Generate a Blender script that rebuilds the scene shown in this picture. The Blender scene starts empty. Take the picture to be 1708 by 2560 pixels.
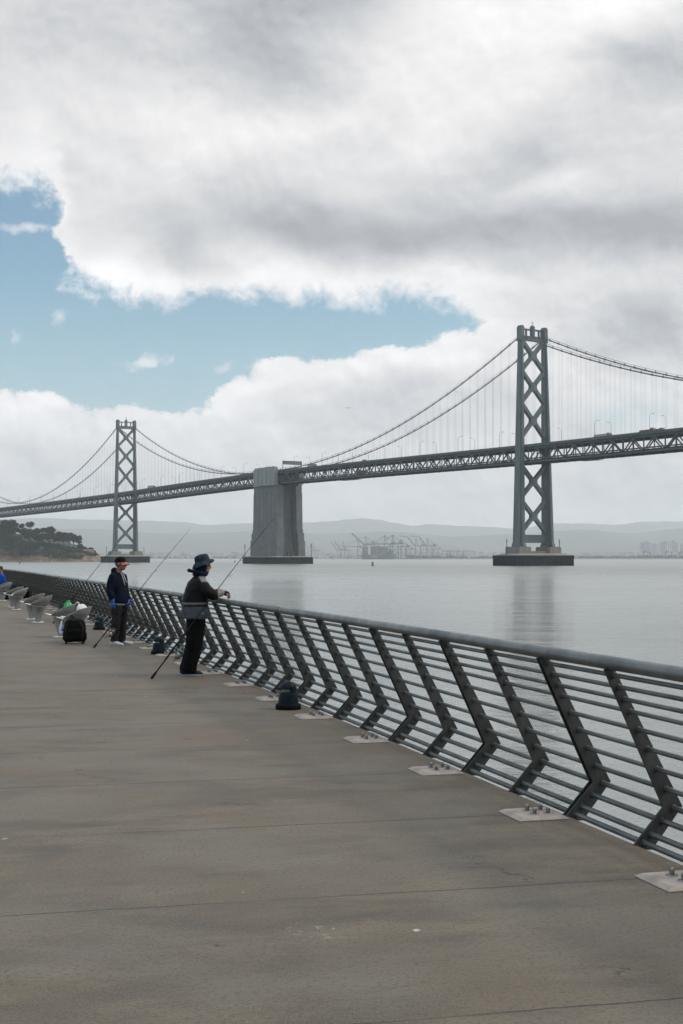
import bpy, bmesh, math, random
from mathutils import Vector, Matrix, noise as mnoise

# ---------------------------------------------------------------- camera, world, sun, exposure
sc = bpy.context.scene
col = sc.collection
R = math.radians
F = 3368.0                       # focal length in photo pixels (photo 1708 x 2560)
PITCH = math.atan(115.0 / F)
CH = 1.63                        # eye height over the pier deck
WATER = -3.57                    # water level; pier deck is z = 0

cam_d = bpy.data.cameras.new('camera')
cam_d.sensor_fit = 'VERTICAL'
cam_d.sensor_height = 36.0
cam_d.lens = F / 2560.0 * 36.0
cam_d.clip_start = 0.05
cam_d.clip_end = 60000.0
cam = bpy.data.objects.new('camera', cam_d)
cam.location = (0, 0, CH)
cam.rotation_euler = (R(90) + PITCH, 0, 0)
col.objects.link(cam)
sc.camera = cam

SUN_AZ, SUN_EL = R(88), R(46)    # azimuth measured from the view direction towards the right

sc.view_settings.view_transform = 'Standard'
sc.view_settings.look = 'None'
sc.view_settings.gamma = 1.0
sc.view_settings.exposure = 0.22
sc.view_settings.use_curve_mapping = False
sc.render.engine = 'CYCLES'
sc.cycles.use_denoising = True
try:
    sc.cycles.denoiser = 'OPENIMAGEDENOISE'
    sc.cycles.denoising_prefilter = 'ACCURATE'
    sc.cycles.denoising_input_passes = 'RGB_ALBEDO_NORMAL'
except Exception:
    pass
sc.cycles.max_bounces = 8
sc.cycles.diffuse_bounces = 3
sc.cycles.glossy_bounces = 3
sc.cycles.volume_bounces = 1
sc.cycles.sample_clamp_indirect = 6.0
sc.cycles.use_adaptive_sampling = True
sc.cycles.adaptive_threshold = 0.01


class NT:
    """small helper to write node graphs as expressions"""
    def __init__(self, tree):
        self.t = tree

    def new(self, kind, **props):
        n = self.t.nodes.new(kind)
        for k, v in props.items():
            setattr(n, k, v)
        return n

    def link(self, a, b):
        self.t.links.new(a, b)

    def put(self, sock, v):
        if isinstance(v, bpy.types.NodeSocket):
            self.t.links.new(v, sock)
        else:
            sock.default_value = v

    def m(self, op, a, b=0.0, c=0.0, clamp=False):
        n = self.new('ShaderNodeMath', operation=op, use_clamp=clamp)
        self.put(n.inputs[0], a)
        self.put(n.inputs[1], b)
        if len(n.inputs) > 2:
            self.put(n.inputs[2], c)
        return n.outputs[0]

    def add(self, a, b): return self.m('ADD', a, b)
    def sub(self, a, b): return self.m('SUBTRACT', a, b)
    def mul(self, a, b): return self.m('MULTIPLY', a, b)

    def vm(self, op, a, b=(0, 0, 0)):
        n = self.new('ShaderNodeVectorMath', operation=op)
        self.put(n.inputs[0], a)
        if isinstance(b, (int, float)) or op == 'SCALE':
            self.put(n.inputs['Scale'], b)
        else:
            self.put(n.inputs[1], b)
        return n.outputs[1] if op in ('LENGTH', 'DOT_PRODUCT', 'DISTANCE') else n.outputs[0]

    def smooth(self, x, lo, hi, a=0.0, b=1.0):
        n = self.new('ShaderNodeMapRange', interpolation_type='SMOOTHSTEP')
        self.put(n.inputs['Value'], x)
        for k, v in (('From Min', lo), ('From Max', hi), ('To Min', a), ('To Max', b)):
            self.put(n.inputs[k], v)
        return n.outputs['Result']

    def lin(self, x, lo, hi, a=0.0, b=1.0):
        n = self.new('ShaderNodeMapRange')
        self.put(n.inputs['Value'], x)
        for k, v in (('From Min', lo), ('From Max', hi), ('To Min', a), ('To Max', b)):
            self.put(n.inputs[k], v)
        return n.outputs['Result']

    def noise(self, vec, scale=1.0, detail=4.0, rough=0.5, dist=0.0, out='Fac'):
        n = self.new('ShaderNodeTexNoise')
        if vec is not None:
            self.put(n.inputs['Vector'], vec)
        n.inputs['Scale'].default_value = scale
        n.inputs['Detail'].default_value = detail
        n.inputs['Roughness'].default_value = rough
        n.inputs['Distortion'].default_value = dist
        return n.outputs[out]

    def mix(self, f, a, b, blend='MIX'):
        n = self.new('ShaderNodeMix', data_type='RGBA', blend_type=blend)
        self.put(n.inputs[0], f)
        self.put(n.inputs[6], a)
        self.put(n.inputs[7], b)
        return n.outputs[2]

    def curve(self, x, pts):
        """piecewise-smooth function y(x) from a list of points"""
        x0, x1 = pts[0][0], pts[-1][0]
        y0, y1 = min(p[1] for p in pts), max(p[1] for p in pts)
        n = self.new('ShaderNodeFloatCurve')
        c = n.mapping.curves[0]
        norm = [((p[0] - x0) / (x1 - x0), (p[1] - y0) / (y1 - y0)) for p in pts]
        c.points[0].location = norm[0]
        c.points[1].location = norm[-1]
        for p in norm[1:-1]:
            c.points.new(*p)
        n.mapping.update()
        self.put(n.inputs['Value'], self.lin(x, x0, x1, 0.0, 1.0))
        return self.add(self.mul(n.outputs[0], y1 - y0), y0)


def build_world():
    w = bpy.data.worlds.new('World')
    sc.world = w
    w.use_nodes = True
    t = w.node_tree
    t.nodes.clear()
    N = NT(t)
    out = N.new('ShaderNodeOutputWorld')
    bg = N.new('ShaderNodeBackground')
    bg.inputs['Strength'].default_value = 0.1
    sky = N.new('ShaderNodeTexSky', sky_type='NISHITA')
    sky.sun_disc = False
    sky.sun_elevation = SUN_EL
    sky.sun_rotation = SUN_AZ
    sky.air_density = 1.0
    sky.dust_density = 1.0
    sky.ozone_density = 1.0
    tc = N.new('ShaderNodeTexCoord')
    d = tc.outputs['Generated']
    sep = N.new('ShaderNodeSeparateXYZ')
    N.link(d, sep.inputs[0])
    x, y, z = sep.outputs
    DEG = 57.29578
    A = N.mul(N.m('ARCTAN2', x, y), DEG)       # azimuth, degrees, 0 = straight out over the water
    E = N.mul(N.m('ARCSINE', z), DEG)          # elevation, degrees

    stretch = N.vm('MULTIPLY', d, (1.0, 1.0, 1.25))
    wv = N.vm('SUBTRACT', N.noise(stretch, 9.0, 4.0, 0.55, out='Color'), (0.5, 0.5, 0.5))
    p = N.vm('ADD', stretch, N.vm('SCALE', wv, 0.045))
    n_big = N.sub(N.noise(p, 6.0, 3.0, 0.5), 0.5)
    n_mid = N.sub(N.noise(p, 15.0, 5.0, 0.5), 0.5)
    n_fine = N.sub(N.noise(p, 52.0, 8.0, 0.62), 0.5)
    # the same field a little way towards the sun: relief of the billows
    off = (0.0035, 0.0, 0.0075)
    p2 = N.vm('ADD', p, off)
    n_mid2 = N.sub(N.noise(p2, 15.0, 5.0, 0.5), 0.5)
    n_fine2 = N.sub(N.noise(p2, 52.0, 8.0, 0.62), 0.5)
    relief = N.add(N.mul(N.sub(n_mid, n_mid2), 1.0), N.mul(N.sub(n_fine, n_fine2), 0.22))

    wc = N.new('ShaderNodeSeparateColor')
    N.link(N.noise(stretch, 11.0, 6.0, 0.55, out='Color'), wc.inputs[0])
    A = N.add(A, N.mul(N.sub(wc.outputs[0], 0.5), 5.0))
    E = N.add(E, N.mul(N.sub(wc.outputs[1], 0.5), 2.6))

    def pa(px): return (px - 784.0) / 3092.0 * DEG
    def pe(py): return (1280.0 - py) / 3092.0 * DEG
    ub = [(-60, 26.0), (-40, 20.0), (-22, 16.5)] + [(pa(a), pe(b)) for a, b in (
        (0, 455), (85, 462), (128, 520), (146, 625), (200, 690), (330, 714), (430, 705), (560, 692), (700, 706),
        (900, 706), (1000, 722), (1045, 748), (1120, 830))] + [(12, 4.0), (60, 4.0)]
    lb = [(-60, 8.0), (-22, 7.6)] + [(pa(a), pe(b)) for a, b in (
        (0, 900), (150, 905), (280, 946), (370, 936), (500, 915), (545, 868), (600, 850), (720, 815), (780, 822),
        (850, 808), (900, 800), (1000, 785), (1060, 765), (1100, 735), (1200, 690))] + [(60, 14.0)]
    UB = N.curve(A, ub)
    LB = N.curve(A, lb)
    n_vf = N.sub(N.noise(p, 140.0, 6.0, 0.6), 0.5)
    edge = N.add(N.add(N.mul(n_mid, 2.6), N.mul(n_fine, 1.9)), N.add(N.mul(n_big, 0.5), N.mul(n_vf, 0.8)))
    dU = N.add(N.sub(E, UB), edge)
    dL = N.add(N.sub(LB, E), N.mul(edge, 0.75))
    cU = N.smooth(dU, -0.35, 0.85)
    cL = N.smooth(dL, -0.06, 0.42)

    def blob(px, py, sx, sy, rot=0.0):
        ca, sa = math.cos(R(rot)), math.sin(R(rot))
        k = DEG / 3092.0
        u = N.sub(A, pa(px))
        v = N.sub(E, pe(py))
        a = N.mul(N.add(N.mul(u, ca), N.mul(v, sa)), 1.0 / (sx * k))
        b = N.mul(N.sub(N.mul(v, ca), N.mul(u, sa)), 1.0 / (sy * k))
        r2 = N.add(N.mul(a, a), N.mul(b, b))
        return N.m('EXPONENT', N.mul(r2, -1.0))

    wisps = None
    for b in ((90, 545, 120, 14, 3), (28, 782, 34, 22, -30), (165, 745, 60, 26, 25), (340, 830, 50, 22, 20),
              (510, 850, 40, 22, 10)):
        g = blob(*b)
        wisps = g if wisps is None else N.add(wisps, g)
    wisp = N.mul(N.smooth(N.add(N.mul(wisps, 0.62), N.add(N.mul(n_mid, 1.2), N.mul(n_fine, 1.2))), 0.32, 0.95), 0.75)
    haze_veil = N.smooth(E, 13.0, 5.0, 0.0, 0.16)
    cover = N.m('MAXIMUM', N.m('MAXIMUM', cU, cL), N.m('MAXIMUM', wisp, haze_veil))
    # thin spot behind the hanger ropes
    thin = N.mul(blob(1430, 950, 95, 34, 4), N.smooth(N.add(n_mid, n_fine), -0.25, 0.22))
    cover = N.m('SUBTRACT', cover, N.mul(thin, 0.55), clamp=True)
    # far from the view the same broken deck of cloud goes on over the whole sky
    inside = N.mul(N.smooth(N.m('ABSOLUTE', A), 40.0, 25.0), 1.0)
    wide = N.smooth(N.add(n_big, N.mul(n_mid, 0.6)), -0.22, 0.05)
    cover = N.add(N.mul(cover, inside), N.mul(wide, N.sub(1.0, inside)))

    depth = N.smooth(N.m('MAXIMUM', dU, dL), 0.2, 4.2)
    B = N.sub(0.845, N.mul(depth, 0.175))
    for px, py, sx, sy, rot, amp in (
            (690, 70, 250, 150, 0, -0.14), (520, 180, 170, 80, 0, -0.05), (130, 130, 190, 70, 10, -0.06), (80, 20, 120, 50, 0, -0.05),
            (370, 290, 180, 60, 0, 0.07), (1010, 90, 230, 110, 15, 0.13), (1420, 70, 230, 70, 12, 0.15), (1150, 220, 200, 60, 10, 0.06),
            (640, 330, 330, 55, 18, 0.10), (1050, 330, 200, 70, 25, 0.07), (860, 420, 260, 55, 10, 0.02),
            (1490, 225, 170, 62, -8, -0.11), (950, 555, 460, 62, 0, -0.17), (660, 500, 150, 60, -10, -0.10), (420, 590, 110, 60, -30, -0.10),
            (1480, 540, 170, 70, 0, -0.12), (1170, 390, 110, 80, 0, -0.09), (1250, 455, 150, 42, 8, 0.10), (960, 440, 110, 70, 0, -0.09),
            (240, 660, 110, 60, 0, 0.10), (560, 660, 300, 30, 0, 0.06), (1500, 770, 120, 75, 0, -0.14), (1250, 660, 300, 40, 0, 0.03),
            (1000, 640, 300, 32, 0, 0.03), (880, 930, 190, 70, 0, -0.08), (1140, 905, 80, 50, 0, -0.07), (90, 950, 130, 45, 0, 0.05),
            (620, 900, 180, 30, 12, 0.07), (900, 840, 160, 30, 8, 0.06), (1350, 900, 260, 80, 0, 0.05), (200, 1080, 260, 60, 0, -0.03),
            (1470, 1120, 160, 50, 0, -0.05)):
        B = N.add(B, N.mul(blob(px, py, sx, sy, rot), amp * 1.75))
    B = N.add(N.add(B, N.mul(n_mid, 0.12)), N.mul(n_fine, 0.07))
    B = N.add(B, N.mul(n_big, 0.22))
    B = N.add(B, N.mul(relief, N.smooth(E, 14.0, 7.0, 0.45, 0.85)))
    B = N.m('MAXIMUM', B, 0.36)
    B = N.mul(B, N.smooth(E, 24.0, 65.0, 1.0, 1.75))
    # thin cloud is a little cooler than thick lit cloud
    tint = N.mix(N.smooth(B, 0.45, 0.75), (0.955, 0.985, 1.03, 1), (1.0, 0.985, 0.985, 1))
    # the veiled sun brightens and warms the cloud round it; the opposite side is cooler
    sd = (math.sin(SUN_AZ) * math.cos(SUN_EL), math.cos(SUN_AZ) * math.cos(SUN_EL), math.sin(SUN_EL))
    cs = N.vm('DOT_PRODUCT', d, sd)
    glow = N.smooth(cs, 0.45, 1.0)
    B = N.mul(B, N.add(0.95, N.mul(glow, 0.8)))
    tint = N.mix(N.mul(N.smooth(E, 25.0, 50.0), N.sub(1.0, glow)), tint, (0.79, 1.0, 1.17, 1))
    tint = N.mix(glow, tint, (1.06, 1.0, 0.92, 1))
    cl = N.vm('SCALE', tint, N.mul(B, 10.0))
    skyc = N.mix(1.0, sky.outputs[0], (0.70, 0.99, 0.98, 1), 'MULTIPLY')
    skyc = N.vm('SCALE', skyc, SKY_GAIN)
    final = N.mix(cover, skyc, cl)
    N.link(final, bg.inputs['Color'])
    N.link(bg.outputs[0], out.inputs['Surface'])
    w.cycles.sampling_method = 'MANUAL'
    w.cycles.sample_map_resolution = 1024


SKY_GAIN = 1.0
build_world()

sun_d = bpy.data.lights.new('sun', 'SUN')
sun_d.energy = 1.4
sun_d.angle = R(10)
sun_d.color = (1.0, 0.93, 0.84)
sun = bpy.data.objects.new('sun', sun_d)
sdir = Vector((math.sin(SUN_AZ) * math.cos(SUN_EL), math.cos(SUN_AZ) * math.cos(SUN_EL), math.sin(SUN_EL)))
sun.rotation_euler = sdir.to_track_quat('Z', 'Y').to_euler()
sun.location = sdir * 300
col.objects.link(sun)


# ---------------------------------------------------------------- helpers
def ray(px, py):
    dx, dy = (px - 854.0) / F, (1280.0 - py) / F
    c, s = math.cos(PITCH), math.sin(PITCH)
    return Vector((dx, c - dy * s, s + dy * c))


def at(px, py, Y):
    """the point at distance Y seen at photo pixel (px, py): used to survey positions from the photograph"""
    r = ray(px, py)
    r *= Y / r.y
    return Vector((r.x, r.y, r.z + CH))


def tag(o, label=None, cat=None, group=None, kind=None):
    if label: o['label'] = label
    if cat: o['category'] = cat
    if group: o['group'] = group
    if kind: o['kind'] = kind
    return o


def empty(name, loc=(0, 0, 0), rz=0.0):
    o = bpy.data.objects.new(name, None)
    o.empty_display_size = 0.2
    o.location = loc
    o.rotation_euler = (0, 0, rz)
    col.objects.link(o)
    return o


def copy_tree(o, parent=None):
    c = o.copy()
    col.objects.link(c)
    if parent is not None:
        c.parent = parent
    for ch in [k for k in bpy.data.objects if k.parent == o]:
        copy_tree(ch, c)
    return c


def frame(d, up=Vector((0, 0, 1))):
    d = Vector(d).normalized()
    up = Vector(up)
    if abs(d.dot(up)) > 0.98:
        up = Vector((0, 1, 0)) if abs(d.y) < 0.9 else Vector((1, 0, 0))
    a = d.cross(up).normalized()
    b = a.cross(d).normalized()
    return a, b


class MB:
    def __init__(self):
        self.v, self.f, self.fm, self.fs = [], [], [], []
        self.cur = 0
        self.sm = False

    def vert(self, p):
        self.v.append((p[0], p[1], p[2]))
        return len(self.v) - 1

    def face(self, idx):
        self.f.append(tuple(idx)); self.fm.append(self.cur); self.fs.append(self.sm)

    def box(self, c, s, m=None):
        hx, hy, hz = s[0] / 2, s[1] / 2, s[2] / 2
        c = Vector(c)
        i0 = len(self.v)
        for dx in (-hx, hx):
            for dy in (-hy, hy):
                for dz in (-hz, hz):
                    q = Vector((dx, dy, dz))
                    if m is not None:
                        q = m @ q
                    self.vert(c + q)
        for q in ((0, 1, 3, 2), (4, 6, 7, 5), (0, 4, 5, 1), (2, 3, 7, 6), (0, 2, 6, 4), (1, 5, 7, 3)):
            self.face([i0 + k for k in q])
        return self

    def rbox(self, c, s, b=0.02):
        """box with chamfered edges (all twelve)"""
        c = Vector(c)
        h = Vector(s) / 2
        bm = bmesh.new()
        bmesh.ops.create_cube(bm, size=1.0)
        for v in bm.verts:
            v.co = Vector((v.co.x * s[0], v.co.y * s[1], v.co.z * s[2]))
        bmesh.ops.bevel(bm, geom=bm.edges[:], offset=b, segments=3, affect='EDGES', profile=0.5)
        self.add_bm(bm, Matrix.Translation(c))
        bm.free()
        return self

    def add_bm(self, bm, mtx=None):
        i0 = len(self.v)
        bm.verts.index_update()
        for v in bm.verts:
            self.vert(mtx @ v.co if mtx is not None else v.co)
        for f in bm.faces:
            self.face([i0 + v.index for v in f.verts])

    def bar(self, p0, p1, w, h, up=(0, 0, 1)):
        p0, p1 = Vector(p0), Vector(p1)
        a, b = frame(p1 - p0, up)
        i0 = len(self.v)
        for p in (p0, p1):
            for sa, sb in ((-1, -1), (1, -1), (1, 1), (-1, 1)):
                self.vert(p + a * (sa * w / 2) + b * (sb * h / 2))
        self.face([i0 + 3, i0 + 2, i0 + 1, i0])
        self.face([i0 + 4, i0 + 5, i0 + 6, i0 + 7])
        for k in range(4):
            self.face([i0 + k, i0 + (k + 1) % 4, i0 + 4 + (k + 1) % 4, i0 + 4 + k])
        return self

    def path(self, pts, radii, seg=10, caps=True, smooth=True, flat=None):
        """tube swept through points with a radius at each"""
        pts = [Vector(p) for p in pts]
        if isinstance(radii, (int, float)):
            radii = [radii] * len(pts)
        old, self.sm = self.sm, smooth
        n = len(pts)
        prev = None
        rings = []
        for i, p in enumerate(pts):
            if i == 0: d = pts[1] - pts[0]
            elif i == n - 1: d = pts[-1] - pts[-2]
            else: d = (pts[i + 1] - pts[i]).normalized() + (pts[i] - pts[i - 1]).normalized()
            d.normalize()
            if prev is None:
                a, b = frame(d)
            else:
                a = prev - d * prev.dot(d)
                a.normalize()
                b = a.cross(d).normalized()
            prev = a
            ring = []
            r = radii[i]
            ra, rb = (r, r) if not isinstance(r, tuple) else r
            for k in range(seg):
                t = 2 * math.pi * k / seg
                ring.append(self.vert(p + a * (ra * math.cos(t)) + b * (rb * math.sin(t))))
            rings.append(ring)
        for i in range(n - 1):
            for k in range(seg):
                k2 = (k + 1) % seg
                self.face([rings[i][k], rings[i + 1][k], rings[i + 1][k2], rings[i][k2]])
        if caps:
            self.face(rings[0])
            self.face(rings[-1][::-1])
        self.sm = old
        return self

    def tube(self, p0, p1, r0, r1=None, seg=10, caps=True, smooth=True):
        return self.path([p0, p1], [r0, r0 if r1 is None else r1], seg, caps, smooth)

    def rings(self, rings, caps=True, smooth=True):
        """loft through explicit rings of points (all the same length)"""
        old, self.sm = self.sm, smooth
        ids = [[self.vert(p) for p in r] for r in rings]
        n = len(ids[0])
        for i in range(len(ids) - 1):
            for k in range(n):
                k2 = (k + 1) % n
                self.face([ids[i][k], ids[i][k2], ids[i + 1][k2], ids[i + 1][k]])
        if caps:
            self.face(ids[0][::-1])
            self.face(ids[-1])
        self.sm = old
        return self

    def lathe(self, prof, seg=24, c=(0, 0, 0), m=None, smooth=True, a0=0.0, a1=None):
        c = Vector(c)
        old, self.sm = self.sm, smooth
        full = a1 is None
        span = 2 * math.pi if full else a1 - a0
        cnt = seg if full else seg + 1
        rows = []
        for r, z in prof:
            row = []
            for k in range(cnt):
                t = a0 + span * k / seg
                q = Vector((r * math.cos(t), r * math.sin(t), z))
                if m is not None:
                    q = m @ q
                row.append(self.vert(c + q))
            rows.append(row)
        for i in range(len(rows) - 1):
            for k in range(seg):
                k2 = (k + 1) % cnt
                self.face([rows[i][k], rows[i][k2], rows[i + 1][k2], rows[i + 1][k]])
        self.sm = old
        return self

    def ball(self, c, r, seg=12, m=None):
        r = (r, r, r) if isinstance(r, (int, float)) else r
        c = Vector(c)
        n = max(6, seg // 2 + 2)
        prof = [(math.sin(math.pi * i / n), -math.cos(math.pi * i / n)) for i in range(n + 1)]
        S = Matrix.Diagonal(Vector(r))
        mm = S if m is None else (m @ S)
        return self.lathe([(max(a, 1e-4), b) for a, b in prof], seg, c, mm)

    def prism(self, poly, o, ax, ay, az, t):
        """polygon (2-D) placed with axes ax, ay at o, extruded by t along az (centred)"""
        o, ax, ay, az = Vector(o), Vector(ax), Vector(ay), Vector(az)
        lo = [self.vert(o + ax * p[0] + ay * p[1] - az * (t / 2)) for p in poly]
        hi = [self.vert(o + ax * p[0] + ay * p[1] + az * (t / 2)) for p in poly]
        self.face(lo[::-1])
        self.face(hi)
        n = len(poly)
        for k in range(n):
            self.face([lo[k], lo[(k + 1) % n], hi[(k + 1) % n], hi[k]])
        return self

    def quad(self, *p):
        self.face([self.vert(q) for q in p])
        return self

    def mesh(self, name, mats):
        me = bpy.data.meshes.new(name)
        me.from_pydata(self.v, [], self.f)
        for m in (mats if isinstance(mats, (list, tuple)) else [mats]):
            me.materials.append(m)
        me.polygons.foreach_set('material_index', self.fm)
        me.polygons.foreach_set('use_smooth', self.fs)
        me.update()
        return me

    def build(self, name, mats, parent=None, fix=True):
        me = self.mesh(name, mats)
        if fix:
            bm = bmesh.new()
            bm.from_mesh(me)
            bmesh.ops.recalc_face_normals(bm, faces=bm.faces)
            bm.to_mesh(me)
            bm.free()
        o = bpy.data.objects.new(name, me)
        col.objects.link(o)
        if parent is not None:
            o.parent = parent
        return o


def remeshed(mb, name, mats, voxel, parent=None, smooth=4, wrinkle=0.0, wscale=8.0, pick=None, factor=0.5):
    """union of overlapping lofts as ONE continuous surface"""
    me = mb.mesh(name + '_raw', mats)
    bm = bmesh.new(); bm.from_mesh(me)
    bmesh.ops.recalc_face_normals(bm, faces=bm.faces)
    bm.to_mesh(me); bm.free()
    tmp = bpy.data.objects.new(name + '_tmp', me)
    col.objects.link(tmp)
    r = tmp.modifiers.new('r', 'REMESH')
    r.mode = 'VOXEL'
    r.voxel_size = voxel
    s = tmp.modifiers.new('s', 'SMOOTH')
    s.iterations = smooth
    s.factor = factor
    dg = bpy.context.evaluated_depsgraph_get()
    dg.update()
    out = bpy.data.meshes.new_from_object(tmp.evaluated_get(dg))
    bpy.data.objects.remove(tmp)
    bpy.data.meshes.remove(me)
    out.name = name
    out.materials.clear()
    for m in (mats if isinstance(mats, (list, tuple)) else [mats]):
        out.materials.append(m)
    if wrinkle:
        out.update()
        ns = [v.normal.copy() for v in out.vertices]
        for v, n in zip(out.vertices, ns):
            q = Vector((v.co.x * wscale, v.co.y * wscale, v.co.z * wscale * 0.6))
            k = mnoise.noise(q) + 0.5 * mnoise.noise(q * 2.3) - 0.6 * abs(mnoise.noise(q * 1.4 + Vector((3, 1, 7))))
            v.co += n * (wrinkle * k)
    for p in out.polygons:
        p.use_smooth = True
        p.material_index = pick(p.center) if pick else 0
    out.update()
    o = bpy.data.objects.new(name, out)
    col.objects.link(o)
    if parent is not None:
        o.parent = parent
    return o


MATS = {}


def mat(name, c1, c2=None, rough=0.6, metal=0.0, scale=4.0, detail=5.0, bump=0.0, bscale=None, stretch=None, spec=0.5,
        lo=0.35, hi=0.65, extra=None, rvar=0.0, coat=0.0, trans=0.0):
    """principled material whose colour wanders between c1 and c2 with noise in object space"""
    if name in MATS:
        return MATS[name]
    m = bpy.data.materials.new(name)
    m.use_nodes = True
    t = m.node_tree
    t.nodes.clear()
    N = NT(t)
    out = N.new('ShaderNodeOutputMaterial')
    b = N.new('ShaderNodeBsdfPrincipled')
    N.link(b.outputs[0], out.inputs[0])
    tc = N.new('ShaderNodeTexCoord')
    vec = tc.outputs['Object']
    if stretch:
        vec = N.vm('MULTIPLY', vec, stretch)
    f = N.smooth(N.noise(vec, scale, detail, 0.6), lo, hi)
    c2 = c2 or tuple(k * 0.82 for k in c1)
    colr = N.mix(f, (*c1, 1), (*c2, 1))
    if extra:
        colr = extra(N, tc, colr)
    N.put(b.inputs['Base Color'], colr)
    b.inputs['Roughness'].default_value = rough
    if rvar:
        N.put(b.inputs['Roughness'], N.lin(N.noise(vec, scale * 2.1, 4.0, 0.6), 0.3, 0.7, rough - rvar, rough + rvar))
    b.inputs['Metallic'].default_value = metal
    b.inputs['Specular IOR Level'].default_value = spec
    b.inputs['Coat Weight'].default_value = coat
    if trans:
        b.inputs['Transmission Weight'].default_value = trans
    if bump:
        bn = N.new('ShaderNodeBump')
        bn.inputs['Strength'].default_value = 1.0
        bn.inputs['Distance'].default_value = bump
        N.put(bn.inputs['Height'], N.noise(vec, bscale or scale * 6, 4.0, 0.6))
        N.link(bn.outputs[0], b.inputs['Normal'])
    MATS[name] = m
    return m


rng = random.Random(7)
# ---------------------------------------------------------------- railing line (edge of the pier deck)
EDGE_D = [(-12, 0), (10, 0), (15, -0.0), (24.7, -0.27), (36.6, -0.52), (42.5, -0.70), (51.3, -0.86), (57, -1.0), (64, -1.26),
          (70, -1.55), (80, -2.1), (100, -3.4)]


def edge_x(Y):
    for (a, da), (b, db) in zip(EDGE_D, EDGE_D[1:]):
        if Y <= b:
            return 3.80 - 0.2808 * Y + da + (db - da) * (Y - a) / (b - a)
    return 3.80 - 0.2808 * Y + EDGE_D[-1][1]


_raw = []
Yv = -10.0
while Yv < 99:
    # light smoothing of the surveyed offsets
    xs = sum(edge_x(Yv + k) for k in (-4, -2, 0, 2, 4)) / 5
    _raw.append(Vector((xs, Yv, 0)))
    Yv += 0.25
_s = [0.0]
for a, b in zip(_raw, _raw[1:]):
    _s.append(_s[-1] + (b - a).length)
_s0 = next(s + (8.58 - p.y) for s, p in zip(_s, _raw) if p.y > 8.4)


def edge(s):
    """point on the deck edge and the outward normal, s metres along from a reference post"""
    S = s + _s0
    lo, hi = 0, len(_s) - 1
    while hi - lo > 1:
        mid = (lo + hi) // 2
        if _s[mid] <= S: lo = mid
        else: hi = mid
    t = (S - _s[lo]) / (_s[hi] - _s[lo])
    p = _raw[lo].lerp(_raw[hi], t)
    i0, i1 = max(0, lo - 4), min(len(_raw) - 1, hi + 4)
    d = (_raw[i1] - _raw[i0]).normalized()
    return p, Vector((d.y, -d.x, 0)), d


def rail_pt(s, w, v):
    p, o, d = edge(s)
    return p + o * w + Vector((0, 0, v))


# ---------------------------------------------------------------- water
def build_water():
    m = bpy.data.materials.new('bay_water')
    m.use_nodes = True
    t = m.node_tree; t.nodes.clear()
    N = NT(t)
    out = N.new('ShaderNodeOutputMaterial')
    b = N.new('ShaderNodeBsdfPrincipled')
    N.link(b.outputs[0], out.inputs[0])
    tc = N.new('ShaderNodeTexCoord')
    v = tc.outputs['Object']
    patch = N.noise(N.vm('MULTIPLY', v, (0.004, 0.011, 1)), 1.0, 5.0, 0.6)
    N.put(b.inputs['Base Color'], N.mix(patch, (0.150, 0.160, 0.150, 1), (0.195, 0.200, 0.186, 1)))
    b.inputs['IOR'].default_value = 1.62
    b.inputs['Specular IOR Level'].default_value = 0.5
    sy = N.new('ShaderNodeSeparateXYZ'); N.link(v, sy.inputs[0])
    open_water = N.smooth(sy.outputs[1], 120.0, 600.0)          # wind-ruffled out in the channel
    N.put(b.inputs['Roughness'], N.add(N.lin(patch, 0.35, 0.65, 0.06, 0.13), N.mul(open_water, 0.22)))
    rot = N.new('ShaderNodeVectorRotate', rotation_type='Z_AXIS')
    N.put(rot.inputs['Vector'], v)
    rot.inputs['Angle'].default_value = 0.35
    q = rot.outputs[0]
    h1 = N.noise(N.vm('MULTIPLY', q, (0.45, 1.0, 1)), 1.1, 5.0, 0.62, 0.4)      # chop about a metre long
    h2 = N.noise(N.vm('MULTIPLY', q, (0.5, 1.0, 1)), 6.0, 4.0, 0.6)
    h3 = N.noise(N.vm('MULTIPLY', q, (0.4, 1.0, 1)), 0.16, 3.0, 0.5)
    h = N.add(N.add(N.mul(h1, 0.20), N.mul(h2, 0.016)), N.mul(h3, 0.75))
    bn = N.new('ShaderNodeBump')
    N.put(bn.inputs['Strength'], N.lin(N.noise(N.vm('MULTIPLY', v, (0.006, 0.022, 1)), 1.0, 4.0, 0.6), 0.35, 0.65, 0.45, 1.15))
    bn.inputs['Distance'].default_value = 1.0
    N.put(bn.inputs['Height'], h)
    N.link(bn.outputs[0], b.inputs['Normal'])
    mb = MB()
    xs = [-16000, -6000, -1500, -300, 0, 300, 1500, 6000, 16000]
    ys = [-3000, -300, 0, 60, 300, 1200, 4000, 9000, 24000]
    ids = [[mb.vert((x, y, WATER)) for x in xs] for y in ys]
    for j in range(len(ys) - 1):
        for i in range(len(xs) - 1):
            mb.face([ids[j][i], ids[j][i + 1], ids[j + 1][i + 1], ids[j + 1][i]])
    o = mb.build('water', m)
    tag(o, kind='structure')


build_water()


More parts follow.
